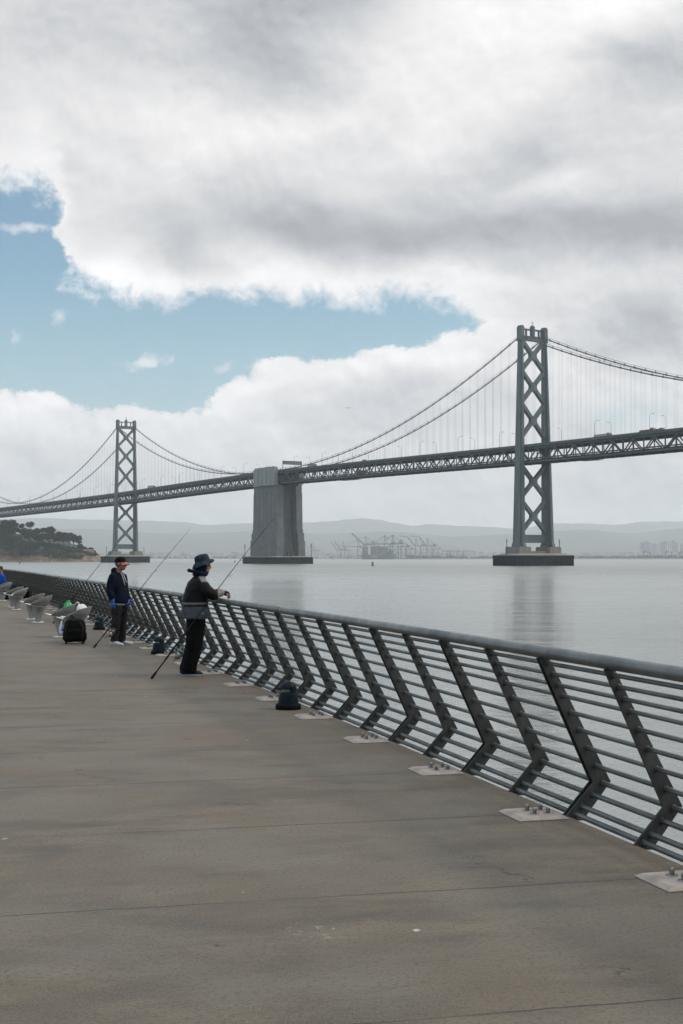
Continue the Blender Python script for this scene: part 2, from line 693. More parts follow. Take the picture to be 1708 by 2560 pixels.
# ---------------------------------------------------------------- pier deck
def build_deck():
    m = bpy.data.materials.new('pier_concrete')
    m.use_nodes = True
    t = m.node_tree; t.nodes.clear()
    N = NT(t)
    out = N.new('ShaderNodeOutputMaterial')
    b = N.new('ShaderNodeBsdfPrincipled')
    N.link(b.outputs[0], out.inputs[0])
    tc = N.new('ShaderNodeTexCoord')
    v = tc.outputs['Object']
    sp = N.new('ShaderNodeSeparateXYZ')
    N.link(v, sp.inputs[0])
    X, Y = sp.outputs[0], sp.outputs[1]
    wob = N.mul(N.sub(N.noise(v, 1.7, 4.0, 0.6), 0.5), 0.055)
    wob2 = N.mul(N.sub(N.noise(v, 14.0, 3.0, 0.6), 0.5), 0.012)
    c = N.add(N.add(N.sub(Y, N.mul(X, 0.234)), wob), wob2)
    along = N.add(X, N.mul(Y, 0.234))
    u = N.mul(N.sub(c, 6.557 - 18.0), 1 / 1.8)
    slab = N.m('FLOOR', u)
    fr = N.m('FRACT', u)
    dseam = N.mul(N.m('MINIMUM', fr, N.sub(1.0, fr)), 1.8)
    seam_strength = N.smooth(N.noise(v, 0.9, 3.0, 0.6), 0.30, 0.56, 0.15, 1.0)
    seam = N.mul(N.smooth(dseam, 0.008, 0.0025), seam_strength)
    seam_soft = N.mul(N.smooth(dseam, 0.07, 0.0), N.smooth(N.noise(v, 2.3, 4.0, 0.6), 0.4, 0.7))
    cmb = N.new('ShaderNodeCombineXYZ')
    N.put(cmb.inputs[0], along); N.put(cmb.inputs[1], c); N.put(cmb.inputs[2], slab)
    q = cmb.outputs[0]
    streak = N.noise(N.vm('MULTIPLY', q, (1.0, 2.1, 0.37)), 1.1, 7.0, 0.66)
    streak2 = N.noise(N.vm('MULTIPLY', q, (1.8, 5.5, 1.0)), 1.8, 6.0, 0.68)
    blot = N.noise(N.vm('MULTIPLY', v, (1, 1.2, 1)), 0.75, 5.0, 0.6)
    grit = N.noise(v, 120.0, 2.0, 0.75)
    grit2 = N.noise(v, 45.0, 3.0, 0.6)
    base = N.mix(N.smooth(streak, 0.34, 0.68), (0.048, 0.035, 0.023, 1), (0.128, 0.102, 0.071, 1))
    base = N.mix(N.mul(N.smooth(streak2, 0.46, 0.74), 0.65), base, (0.040, 0.036, 0.031, 1))
    base = N.mix(N.smooth(blot, 0.40, 0.62, 0.0, 0.62), base, (0.114, 0.102, 0.082, 1))
    base = N.mix(N.smooth(N.noise(v, 0.55, 4.0, 0.6), 0.48, 0.62, 0.0, 0.6), base, (0.092, 0.066, 0.043, 1))
    base = N.mix(N.mul(N.smooth(N.noise(N.vm('MULTIPLY', q, (1.4, 3.0, 0.2)), 2.0, 4.0, 0.6), 0.64, 0.72), 0.5), base, (0.06, 0.055, 0.05, 1))
    base = N.mix(N.smooth(grit, 0.42, 0.66, 0.0, 0.55), base, (0.158, 0.139, 0.112, 1))
    base = N.mix(N.smooth(grit2, 0.50, 0.66, 0.0, 0.5), base, (0.040, 0.036, 0.031, 1))
    # pale dried droppings and chips, and a few black spots
    vor = N.new('ShaderNodeTexVoronoi', feature='F1')
    N.put(vor.inputs['Vector'], N.vm('MULTIPLY', v, (1, 1, 0)))
    vor.inputs['Scale'].default_value = 2.6
    vd = N.add(vor.outputs['Distance'], N.mul(N.sub(N.noise(v, 38.0, 3.0, 0.6), 0.5), 0.11))
    sc_ = N.new('ShaderNodeSeparateColor')
    N.link(vor.outputs['Color'], sc_.inputs[0])
    spot = N.mul(N.smooth(vd, 0.055, 0.03), N.smooth(sc_.outputs[0], 0.72, 0.74))
    base = N.mix(N.mul(spot, 0.7), base, (0.46, 0.43, 0.39, 1))
    spot2 = N.mul(N.smooth(vd, 0.06, 0.03), N.smooth(sc_.outputs[1], 0.80, 0.82))
    base = N.mix(N.mul(spot2, 0.8), base, (0.035, 0.034, 0.034, 1))
    # hairline cracks and broad damp stains
    vc = N.new('ShaderNodeTexVoronoi', feature='DISTANCE_TO_EDGE')
    N.put(vc.inputs['Vector'], N.vm('ADD', N.vm('MULTIPLY', q, (0.55, 0.9, 0.0)), N.vm('SCALE', N.noise(v, 2.2, 5.0, 0.65, out='Color'), 0.55)))
    vc.inputs['Scale'].default_value = 0.55
    crack = N.mul(N.smooth(vc.outputs['Distance'], 0.0055, 0.001), N.smooth(N.noise(v, 0.8, 3.0, 0.6), 0.55, 0.62))
    base = N.mix(N.mul(crack, 0.8), base, (0.026, 0.023, 0.020, 1))
    stain = N.smooth(N.noise(N.vm('MULTIPLY', q, (0.5, 1.0, 0.0)), 0.9, 6.0, 0.68), 0.57, 0.68)
    base = N.mix(N.mul(stain, 0.35), base, (0.040, 0.034, 0.027, 1))
    # the scatter of pale flecks in the near middle of the slab
    fl = N.vm('LENGTH', N.vm('MULTIPLY', N.vm('SUBTRACT', v, (-0.12, 5.95, 0)), (1.0, 1.0, 0)))
    flk = N.mul(N.smooth(fl, 0.20, 0.08), N.smooth(N.noise(v, 24.0, 5.0, 0.7), 0.54, 0.66))
    base = N.mix(N.mul(flk, 0.38), base, (0.42, 0.41, 0.39, 1))
    base = N.mix(N.mul(seam_soft, 0.5), base, (0.07, 0.062, 0.055, 1))
    base = N.mix(N.mul(seam, 0.9), base, (0.024, 0.022, 0.020, 1))
    N.put(b.inputs['Base Color'], base)
    N.put(b.inputs['Roughness'], N.lin(streak, 0.3, 0.7, 0.62, 0.8))
    b.inputs['Specular IOR Level'].default_value = 0.4
    hh = N.add(N.add(N.mul(grit, 0.004), N.mul(grit2, 0.004)), N.add(N.mul(streak2, 0.006), N.mul(seam, -0.02)))
    bn = N.new('ShaderNodeBump')
    bn.inputs['Distance'].default_value = 1.0
    bn.inputs['Strength'].default_value = 0.7
    N.put(bn.inputs['Height'], hh)
    N.link(bn.outputs[0], b.inputs['Normal'])
    mb = MB()
    rows = []
    s = -17.0
    while s <= 84:
        p, o, d = edge(s)
        rows.append([p + o * w + Vector((0, 0, z)) for w, z in ((0.046, -0.55), (0.046, -0.012), (0.034, 0.0), (-6.2, 0.0), (-6.2, -0.55))])
        s += 1.2
    mb.rings(rows, caps=True, smooth=False)
    o = mb.build('pier_deck', m)
    tag(o, kind='structure')


build_deck()


# ---------------------------------------------------------------- railing
def streaks(N, tc, c):
    v = tc.outputs['Object']
    f = N.smooth(N.noise(v, 23.0, 5.0, 0.65), 0.62, 0.74)
    return N.mix(N.mul(f, 0.6), N.mix(N.mul(N.smooth(N.noise(v, 7.0, 6.0, 0.7), 0.5, 0.7), 0.6), c, (0.022, 0.021, 0.020, 1)), (0.085, 0.048, 0.026, 1))


M_rail = mat('galvanised_rail', (0.070, 0.086, 0.092), (0.125, 0.140, 0.142), rough=0.42, metal=0.55, scale=3.5, detail=7, rvar=0.1, bump=0.0006, bscale=160)
M_hand = mat('galvanised_handrail', (0.090, 0.106, 0.110), (0.160, 0.175, 0.175), rough=0.40, metal=0.6, scale=2.2, detail=8, rvar=0.12, bump=0.0005, bscale=120)
M_post = mat('galvanised_post', (0.026, 0.029, 0.029), (0.054, 0.056, 0.053), rough=0.58, metal=0.35, scale=5, detail=8, extra=streaks, bump=0.0006, bscale=90)
M_plate = mat('bare_base_plate', (0.24, 0.205, 0.178), (0.33, 0.285, 0.25), rough=0.5, metal=0.15, scale=9, detail=7, bump=0.0006)
M_bolt = mat('steel_bolt', (0.24, 0.24, 0.24), (0.15, 0.15, 0.15), rough=0.28, metal=0.85, scale=30)

INNER = [(0.0, -0.02), (0.205, 0.207), (-0.159, 1.0)]
OUTER = [(0.132, -0.03), (0.328, 0.207), (-0.094, 1.0)]
BARS = [(0.967, 0.0125), (0.900, 0.0125), (0.830, 0.0125), (0.760, 0.0125), (0.655, 0.0135), (0.543, 0.0135), (0.427, 0.0135),
        (0.311, 0.0145), (0.200, 0.016), (0.130, 0.016), (0.057, 0.016), (0.012, 0.016)]


def bar_w(v):
    if v > 0.207:
        t = (v - 0.207) / 0.793
        return 0.205 + (-0.159 - 0.205) * t + (0.070 - 0.030 * t)
    t = max(0.0, v / 0.207)
    return 0.205 * t + 0.072


def build_railing():
    root = empty('pier_railing')
    tag(root, 'long grey steel railing with kinked posts and round handrail along the pier edge', 'railing')
    SP = 0.912
    K0, K1 = -15, 79
    smax = K1 * SP + 0.4
    smin = K0 * SP - 0.4
    HV, HR = 1.036, 0.040
    # handrail in lengths of three bays, butted with a fine gap
    seg = 6 * SP
    s = -3 * seg + 1.62 - seg
    while s < smax:
        a, b = max(s + 0.002, smin), min(s + seg - 0.002, smax)
        if b > a:
            n = 8
            pts = [rail_pt(a + (b - a) * k / n, -0.120, HV) for k in range(n + 1)]
            rad = [HR] * (n + 1)
            pts = [pts[0].lerp(pts[1], -0.0)] + pts[0:1] + pts[1:-1] + pts[-1:] + [pts[-1]]
            pts[0] = pts[1] + (pts[1] - pts[2]).normalized() * 0.004
            pts[-1] = pts[-2] + (pts[-2] - pts[-3]).normalized() * 0.004
            rad = [HR - 0.005] + rad + [HR - 0.005]
            mb = MB().path(pts, rad, 20)
            mb.build('handrail', M_hand, root)
        s += seg
    for v, r in BARS:
        n = int((smax - smin) / 0.9)
        pts = [rail_pt(smin + (smax - smin) * k / n, bar_w(v), v) for k in range(n + 1)]
        MB().path(pts, r * 1.10, 12).build('rail_bar', M_rail, root)
    # posts: every second one is a pair of plates on a bolted base plate
    bm_thin, bm_thick = MB(), MB()
    poly = INNER + OUTER[::-1]

    def local(mb, t, off):
        mb.prism(poly, (0, off, 0), (1, 0, 0), (0, 0, 1), (0, 1, 0), t)
    local(bm_thin, 0.016, 0)
    # short welding collars where the bars pass through, and their set screws
    for v, r in BARS:
        bm_thin.tube((bar_w(v), -0.013, v), (bar_w(v), 0.013, v), r + 0.006, seg=10)
        bm_thin.ball((bar_w(v) - 0.012, -0.014, v - r - 0.008), 0.005, 6)
    local(bm_thick, 0.010, -0.026)
    local(bm_thick, 0.010, 0.026)
    web = [(INNER[0][0] + 0.03, 0.0), (INNER[1][0] + 0.03, 0.207), (INNER[2][0] + 0.028, 0.99), (OUTER[2][0] - 0.01, 0.99), (OUTER[1][0] - 0.03, 0.207), (OUTER[0][0] - 0.03, 0.0)]
    bm_thick.prism(web, (0, 0, 0), (1, 0, 0), (0, 0, 1), (0, 1, 0), 0.041)
    for v, r in BARS:
        bm_thick.tube((bar_w(v), -0.037, v), (bar_w(v), 0.037, v), r + 0.005, seg=10)
    thin = bm_thin.build('post', M_post)
    thick = bm_thick.build('post', M_post)
    # base plate: chamfered top edge
    mp = MB()
    L0, L1, W0, W1, T, C = -0.115, 0.235, -0.335, 0.0, 0.023, 0.030
    def rect(i, z): return [(W0 + i, L0 + i, z), (W1 - (i if i else 0), L0 + i, z), (W1 - (i if i else 0), L1 - i, z), (W0 + i, L1 - i, z)]
    mp.rings([rect(0, 0.001), rect(0, 0.006), rect(C, T)], smooth=False)
    plate = mp.build('base_plate', M_plate)
    mbolt = MB()
    mbolt.lathe([(0.030, 0.0), (0.030, 0.003), (0.0001, 0.003)], 14)
    mbolt.lathe([(0.0145, 0.003), (0.0145, 0.016), (0.0001, 0.016)], 6, smooth=False)
    mbolt.lathe([(0.0135, 0.016), (0.0135, 0.028), (0.0115, 0.036), (0.007, 0.041), (0.0001, 0.043)], 12)
    bolt = mbolt.build('anchor_bolt', M_bolt)
    used = {thin: False, thick: False, plate: False, bolt: False}

    def put(o, parent, mtx):
        c = o if not used[o] else o.copy()
        if used[o]:
            col.objects.link(c)
        used[o] = True
        c.parent = parent
        c.matrix_local = mtx
        return c
    far_bolts = MB()
    for k in range(K0, K1 + 1):
        p, o, d = edge(k * SP)
        mtx = Matrix(((o.x, d.x, 0, p.x), (o.y, d.y, 0, p.y), (0, 0, 1, 0), (0, 0, 0, 1)))
        is_thick = (k % 2 == 0)
        put(thick if is_thick else thin, root, mtx)
        if is_thick:
            pl = put(plate, root, mtx)
            for w in (-0.185, -0.092):
                for a in (0.002, 0.118):
                    q = Vector((w, a, T))
                    if -2 <= k <= 44:
                        put(bolt, pl, Matrix.Translation(q))
                    else:
                        far_bolts.lathe([(0.016, 0.0), (0.014, 0.03), (0.0001, 0.036)], 6, mtx @ q)
    fb = far_bolts.build('anchor_bolts', M_bolt, root)
    fb['kind'] = 'stuff'


build_railing()

# sticker wrapped round the handrail near the camera
def build_sticker():
    M_st = mat('sticker_paper', (0.62, 0.55, 0.52), (0.68, 0.60, 0.57), rough=0.6)
    M_st2 = mat('sticker_pink', (0.55, 0.22, 0.18), (0.50, 0.25, 0.20), rough=0.6)
    mb = MB()
    s0 = -1.86
    rows = []
    for k in range(8):
        s = s0 - 0.10 * k / 7
        row = []
        p, o, d = edge(s)
        c = rail_pt(s, -0.120, 1.036)
        for j in range(9):
            a = R(105 + j * 14)
            row.append(c + (o * math.cos(a) + Vector((0, 0, 1)) * math.sin(a)) * 0.0412)
        rows.append(row)
    for i in range(7):
        for j in range(8):
            mb.cur = 1 if (2 <= i <= 4 and 3 <= j <= 5) else 0
            mb.quad(rows[i][j], rows[i + 1][j], rows[i + 1][j + 1], rows[i][j + 1])
    o = mb.build('sticker', [M_st, M_st2])
    tag(o, 'small white and pink sticker stuck on the near end of the handrail', 'sticker')


build_sticker()


# ---------------------------------------------------------------- dome bollard lights
def build_bollards():
    M_b = mat('bollard_paint', (0.005, 0.012, 0.018), (0.009, 0.018, 0.025), rough=0.42, scale=9, spec=0.08, bump=0.0004, bscale=80)
    M_base = mat('bollard_base', (0.006, 0.007, 0.008), (0.010, 0.011, 0.012), rough=0.7, spec=0.05)
    M_lens = mat('bollard_lens', (0.10, 0.15, 0.155), (0.14, 0.19, 0.19), rough=0.25)
    spots = [(-0.575, 14.62), (-3.10, 22.95), (-5.52, 30.75)]
    texts = ['dark blue dome light on the deck, largest of the three dome lights',
             'dark blue dome light on the deck behind the man in the bucket hat',
             'dark blue dome light between the black trolley bag and the man in the cap']
    for i, (x, y) in enumerate(spots):
        y = y
        root = empty('dome_light', (x, y, 0), R(15.7))
        tag(root, texts[i], 'bollard light', 'dome lights along the railing')
        if i == 0:
            mb = MB()
            mb.lathe([(0.0001, 0), (0.138, 0), (0.138, 0.050), (0.132, 0.056), (0.0001, 0.056)], 36)
            base = mb.build('base', M_base, root)
            mb = MB()
            mb.lathe([(0.112, 0.056), (0.108, 0.10), (0.098, 0.172), (0.094, 0.182), (0.070, 0.186), (0.0001, 0.186)], 36)
            mb.ball((0.050, -0.092, 0.082), 0.005, 6); mb.ball((0.066, -0.082, 0.082), 0.005, 6)
            mb.build('body', M_b, root)
            mb = MB()
            mb.lathe([(0.071, 0.187), (0.071, 0.2190)], 30)
            mb.build('lens', M_lens, root)
            mb = MB()
            # dome with the shield that closes the water side
            mb.lathe([(0.0001, 0.219), (0.090, 0.219), (0.0935, 0.223), (0.0915, 0.238), (0.084, 0.258), (0.070, 0.276), (0.050, 0.289), (0.026, 0.296), (0.0001, 0.298)], 36)
            a0, a1 = R(-86), R(100)
            mb.lathe([(0.0965, 0.182), (0.0935, 0.222)], 24, a0=a0, a1=a1)
            mb.lathe([(0.0725, 0.182), (0.0725, 0.222)], 24, a0=a0, a1=a1)
            for a in (a0, a1):
                c, s_ = math.cos(a), math.sin(a)
                mb.quad((0.0725 * c, 0.0725 * s_, 0.182), (0.0965 * c, 0.0965 * s_, 0.182), (0.0935 * c, 0.0935 * s_, 0.222), (0.0725 * c, 0.0725 * s_, 0.222))
            mb.build('dome', M_b, root)
            first = root
        else:
            for ch in [k for k in bpy.data.objects if k.parent == first]:
                copy_tree(ch, root)


build_bollards()
# ---------------------------------------------------------------- the suspension bridge
M_steel = mat('bridge_paint', (0.078, 0.110, 0.122), (0.116, 0.146, 0.155), rough=0.6, scale=0.22, detail=8, stretch=(1, 1, 0.35), spec=0.15)
M_truss = mat('truss_paint', (0.044, 0.076, 0.090), (0.076, 0.106, 0.118), rough=0.6, scale=0.3, detail=7, spec=0.15)
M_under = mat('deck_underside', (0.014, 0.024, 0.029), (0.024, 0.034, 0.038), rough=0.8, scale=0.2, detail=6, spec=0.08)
M_cable = mat('cable_paint', (0.045, 0.058, 0.064), (0.065, 0.078, 0.082), rough=0.5, scale=0.5)
M_conc_b = mat('pier_block_concrete', (0.150, 0.145, 0.128), (0.195, 0.187, 0.165), rough=0.85, scale=0.25, detail=8, stretch=(1, 1, 0.3))
M_fender = mat('timber_fender', (0.007, 0.016, 0.020), (0.016, 0.026, 0.030), rough=0.85, scale=0.8, detail=8, stretch=(1, 1, 0.12), spec=0.08)
M_dark = mat('dark_metal', (0.03, 0.033, 0.035), (0.045, 0.048, 0.05), rough=0.6)


def anchorage_mat():
    def lines(N, tc, c):
        v = tc.outputs['Object']
        s = N.new('ShaderNodeSeparateXYZ'); N.link(v, s.inputs[0])
        fz = N.m('FRACT', N.mul(s.outputs[2], 1 / 2.6))
        ln = N.smooth(N.m('ABSOLUTE', N.sub(fz, 0.5)), 0.45, 0.5)
        c = N.mix(N.mul(ln, N.smooth(N.noise(v, 0.08, 3.0), 0.35, 0.6, 0.35, 0.75)), c, (0.06, 0.058, 0.054, 1))
        st = N.noise(N.vm('MULTIPLY', v, (0.5, 0.5, 0.035)), 1.0, 6.0, 0.62)
        c = N.mix(N.mul(N.smooth(st, 0.54, 0.72), 0.28), c, (0.062, 0.058, 0.050, 1))
        st2 = N.noise(N.vm('MULTIPLY', v, (0.9, 0.9, 0.05)), 1.0, 5.0, 0.6)
        return N.mix(N.mul(N.smooth(st2, 0.60, 0.72), 0.15), c, (0.25, 0.245, 0.225, 1))
    return mat('anchorage_concrete', (0.088, 0.106, 0.108), (0.125, 0.142, 0.141), rough=0.88, scale=0.12, detail=8, extra=lines)


M_anch = anchorage_mat()
M_anch2 = mat('anchorage_upper_concrete', (0.175, 0.205, 0.218), (0.225, 0.255, 0.265), rough=0.85, scale=0.3, detail=8, stretch=(1, 1, 0.25))

BR_ANG = math.atan2(0.856, -0.517)
bridge = empty('suspension_bridge', (128.6, 903.0, WATER), BR_ANG)
tag(bridge, 'grey double deck suspension bridge crossing the bay on two cross braced towers', 'bridge')
UDIR = Vector((math.cos(BR_ANG), math.sin(BR_ANG), 0))
NDIR = Vector((-math.sin(BR_ANG), math.cos(BR_ANG), 0))      # local +y, the side nearer the pier


def bw(s, n, z):
    return Vector((128.6, 903.0, WATER)) + UDIR * s + NDIR * n + Vector((0, 0, z))


def interp(pts, x):
    if x <= pts[0][0]: return pts[0][1]
    for (a, ya), (b, yb) in zip(pts, pts[1:]):
        if x <= b:
            t = (x - a) / (b - a)
            t = t * t * (3 - 2 * t) * 0.3 + t * 0.7
            return ya + (yb - ya) * t
    return pts[-1][1]


ZT = [(-500, 79.5), (-137, 80.2), (0, 80.6), (180, 82.2), (360, 83.2), (540, 81.4), (720, 78.6), (1000, 76.6), (1192, 75.6), (1500, 73.5)]
def zt(s): return sum(interp(ZT, s + k) for k in (-60, -30, 0, 30, 60)) / 5
S0, S1, PANEL = -420.0, 1440.0, 9.0
TOWERS, ANCH = (0.0, 720.0), 360.0


def cable_z(s):
    top = 154.0
    if s <= 0:
        return 83.5 + 70.5 * ((352 + s) / 352.0) ** 2 if s > -704 else top
    if s <= 345:
        u = s / 345.0
        return top + (83.0 - top) * u - 18.4 * 4 * u * (1 - u)
    if s < 375:
        return 83.0
    if s <= 720:
        u = (720 - s) / 345.0
        return top - 1 + (83.0 - top + 1) * u - 18.4 * 4 * u * (1 - u)
    return 79.2 + 73.8 * ((352 - (s - 720)) / 352.0) ** 2


def build_deck_truss():
    st = []
    s = S0
    while s <= S1 + 0.1:
        st.append(s); s += PANEL
    mb = MB()
    # upper and lower roadway slabs with floor beams
    for a, b in zip(st, st[1:]):
        za, zb = zt(a), zt(b)
        if b > 340 and a < 380 and False:
            continue
        mb.bar((a, 0, za - 1.5), (b, 0, zb - 1.5), 20.4, 0.7)
        mb.bar((a, 0, za - 10.7), (b, 0, zb - 10.7), 18.6, 0.8)
        mb.bar((a, -8.4, za - 2.5), (a, 8.4, za - 2.5), 0.5, 1.3)
        mb.bar((a, -8.4, za - 11.7), (a, 8.4, za - 11.7), 0.5, 1.2)
        for y in (-6, -2, 2, 6):
            mb.bar((a, y, za - 2.2), (b, y, zb - 2.2), 0.35, 0.6)
            mb.bar((a, y, za - 11.5), (b, y, zb - 11.5), 0.35, 0.6)
        if int(round((a - S0) / PANEL)) % 2 == 0:
            mb.bar((a, -8.4, za - 12.2), (b, 8.4, zb - 12.2), 0.35, 0.35)
            mb.bar((a, 8.4, za - 12.2), (b, -8.4, zb - 12.2), 0.35, 0.35)
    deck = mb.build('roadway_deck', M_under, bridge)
    for side in (1, -1):
        mb = MB()
        y = 8.75 * side
        for i, (a, b) in enumerate(zip(st, st[1:])):
            za, zb = zt(a), zt(b)
            mb.bar((a, y, za - 2.6), (b, y, zb - 2.6), 0.65, 1.15)
            mb.bar((a, y, za - 11.55), (b, y, zb - 11.55), 0.75, 1.2)
            mb.bar((a, y, za - 3.1), (a, y, za - 11.0), 0.5, 0.5, (1, 0, 0))
            if i % 2 == 0:
                mb.bar((a, y, za - 11.2), (b, y, zb - 2.9), 0.62, 0.7, (0, 1, 0))
                mb.box((a, y, za - 11.0), (2.6, 0.9, 1.9))
            else:
                mb.bar((a, y, za - 2.9), (b, y, zb - 11.2), 0.62, 0.7, (0, 1, 0))
                mb.box((a, y, za - 3.0), (2.4, 0.85, 1.5))
        mb.build('stiffening_truss', M_truss, bridge)
    for side in (1, -1):
        mb = MB()
        y = 10.25 * side
        for a, b in zip(st, st[1:]):
            za, zb = zt(a), zt(b)
            mb.bar((a, y, za - 0.55), (b, y, zb - 0.55), 0.25, 0.75)
            mb.bar((a, y, za - 0.05), (b, y, zb - 0.05), 0.16, 0.14)
            mb.bar((a, y, za - 1.35), (b, y, zb - 1.35), 0.35, 0.85)
            mb.box((a, y + 0.2 * side, za - 0.8), (0.3, 0.2, 1.5))
            mb.box(((a + b) / 2, y + 0.2 * side, (za + zb) / 2 - 0.8), (0.3, 0.2, 1.5))
            # bracket down to the truss
            mb.bar((a, y, za - 1.8), (a, 8.9 * side, za - 3.0), 0.3, 0.4)
        mb.build('barrier', M_truss, bridge)
        mb = MB()
        for a, b in zip(st, st[1:]):
            za, zb = zt(a), zt(b)
            mb.bar((a, 8.0 * side, za - 9.4), (b, 8.0 * side, zb - 9.4), 0.2, 0.9)
            mb.box((a + 2, 8.0 * side, za - 9.7), (0.25, 0.3, 1.4))
            mb.box((a + 6.5, 8.0 * side, za - 9.7), (0.25, 0.3, 1.4))
        mb.build('lower_barrier', M_truss, bridge)
    # maintenance travellers slung under the deck
    for s, l in ((232, 26), (-60, 16)):
        mb = MB()
        z = zt(s) - 13.6
        mb.bar((s - l / 2, 3, z), (s + l / 2, 3, z + 0.2), 7, 0.25)
        for k in range(6):
            x = s - l / 2 + l * k / 5
            for y in (-0.4, 6.4):
                mb.bar((x, y, z), (x, y, z + 1.7), 0.14, 0.14, (1, 0, 0))
        for y in (-0.4, 6.4):
            mb.bar((s - l / 2, y, z + 1.0), (s + l / 2, y, z + 1.2), 0.12, 0.12)
        mb.build('maintenance_platform', M_dark, bridge)


build_deck_truss()


def build_tower(s0, label):
    top = MB()
    zc = 154.0
    # portal at the top: lower strut, small columns, upper strut, mast block in the middle
    YN = 9.95
    top.box((s0, 0, 152.4), (2.6, 2 * YN - 1.8, 2.8))
    top.box((s0, 0, 153.9), (3.0, 2 * YN - 1.8, 0.5))
    top.box((s0, 0, 158.6), (1.7, 2 * YN - 1.8, 1.0))
    for y in (-5.4, 5.4):
        top.box((s0, y, 156.1), (1.2, 0.9, 4.0))
    top.box((s0, 0, 157.5), (2.3, 2.5, 6.8))
    top.box((s0, 0, 161.2), (1.6, 1.6, 0.7))
    for dx, h in ((-0.4, 2.6), (0.3, 3.2)):
        top.tube((s0 + dx, 0.3 * dx, 161.5), (s0 + dx, 0.3 * dx, 161.5 + h), 0.12, seg=6)
    top.bar((s0, -0.9, 163.4), (s0, 0.9, 163.4), 0.15, 0.15)
    # haunches under the lower strut
    for sy in (-1, 1):
        top.prism([(0, 0), (2.6, 0), (0, -2.6)], (s0, sy * (YN - 1.0), 150.9), (0, -sy, 0), (0, 0, 1), (1, 0, 0), 2.6)
    tower = top.build('tower', M_steel, bridge)
    tower['label'] = label

    def leg_dim(z):
        t = max(0.0, min(1.0, (152 - z) / 140.0))
        lu = 4.7 + 6.2 * t
        ln = 2.1 + 1.2 * t
        y = YN + 0.12 + 2.3 * t
        return lu, ln, y
    for sy in (1, -1):
        mb = MB()
        rings = []
        zs = [12.4, 16.0, 20.0, 44.0, 66.0, 80.0, 108.0, 131.0, 150.5]

        def ring(z, k=1.0):
            lu, ln, y = leg_dim(z)
            lu *= k; ln *= k
            a, b = lu / 2, ln / 2
            ca, cb = lu * 0.30, ln * 0.5
            e = ln * 0.20
            # stepped section: wide middle, narrower ends
            pts = [(-a, -b + e), (-ca, -b + e), (-ca, -b), (ca, -b), (ca, -b + e), (a, -b + e), (a, b - e), (ca, b - e), (ca, b), (-ca, b), (-ca, b - e), (-a, b - e)]
            return [Vector((s0 + p, sy * y + q, z)) for p, q in pts]
        rings = [ring(12.4, 1.2), ring(13.6, 1.18)] + [ring(z) for z in zs[1:]]
        mb.rings(rings, smooth=False)
        # saddle housing at the top, a little wider, with stepped cap
        lu, ln, y = leg_dim(152)
        mb.box((s0, sy * y, 155.2), (lu + 0.25, ln + 0.5, 9.4))
        mb.box((s0, sy * y, 160.4), (lu - 0.6, ln + 0.1, 1.0))
        mb.box((s0, sy * y, 151.0), (lu + 0.7, ln + 0.9, 0.7))
        # splice bands
        for z in (108.5, 131.0, 44.0, 21.0, 86.5):
            lu, ln, y = leg_dim(z)
            mb.box((s0, sy * y, z), (lu * 0.62, ln + 0.12, 3.0))
        # collar where the deck goes by
        lu, ln, y = leg_dim(79)
        z = zt(s0)
        mb.box((s0, sy * y, z - 2.4), (lu + 0.5, ln + 0.5, 1.0))
        mb.build('leg', M_steel, tower)

    def brace(za, zb, yk=0.0):
        zc = (za + zb) / 2
        mb = MB()
        for sy in (1, -1):
            ya = leg_dim(za)[2] - 0.8
            yb = leg_dim(zb)[2] - 0.8
            mb.bar((s0, sy * ya, za), (s0, -sy * yb, zb), 2.2 + 0.003 * sy, 3.0 + 0.004 * sy, (1, 0, 0))
        w = 2.6
        mb.prism([(w * math.cos(R(22.5 + 45 * k)) * 1.0, w * 1.12 * math.sin(R(22.5 + 45 * k))) for k in range(8)], (s0, 0, zc), (0, 1, 0), (0, 0, 1), (1, 0, 0), 3.3)
        for z, sg in ((za, 1), (zb, -1)):
            for sy in (1, -1):
                y = leg_dim(z)[2] - 0.9
                mb.prism([(0, -sg * 1.6), (0, sg * 4.0), (-1.5, sg * 3.4), (-2.0, sg * 1.0), (-1.5, -sg * 0.4)], (s0, sy * y, z), (0, sy, 0), (0, 0, 1), (1, 0, 0), 2.7)
        mb.build('cross_brace', M_steel, tower)
    for za, zb in ((131.0, 151.0), (109.2, 130.6), (85.5, 108.8), (45.0, 67.5), (21.5, 44.4)):
        brace(za, zb)
    mb = MB()
    y = leg_dim(18)[2] - 1.0
    mb.box((s0, 0, 17.6), (3.0, 2 * y, 4.6))
    mb.box((s0, 0, 20.3), (3.5, 2 * y + 0.2, 0.8))
    for sy in (-1, 1):
        mb.prism([(0, 0), (2.4, 0), (0, -2.4)], (s0, sy * (y + 0.1), 15.35), (0, -sy, 0), (0, 0, 1), (1, 0, 0), 2.6)
    mb.build('strut', M_steel, tower)
    mb = MB()
    for sy in (1, -1):
        mb.box((s0, sy * 12.9, 8.6), (15.0, 9.8, 7.4))
        mb.box((s0, sy * 12.9, 12.45), (14.0, 8.8, 0.5))
        mb.box((s0, sy * 9.4, 13.1), (1.6, 1.2, 1.0))
    mb.box((s0, 0, 7.2), (8.0, 16.0, 5.2))
    mb.build('pedestal', M_conc_b, tower)
    mb = MB()
    a, b = 14.0, 24.5
    def rect(x, y, z, c=1.6): return [Vector((s0 + p, q, z)) for p, q in ((-x + c, -y), (x - c, -y), (x, -y + c), (x, y - c), (x - c, y), (-x + c, y), (-x, y - c), (-x, -y + c))]
    mb.cur = 0
    mb.rings([rect(a, b, -2.0), rect(a, b, 5.6), rect(a + 0.25, b + 0.25, 5.6), rect(a + 0.25, b + 0.25, 6.9)], smooth=False)
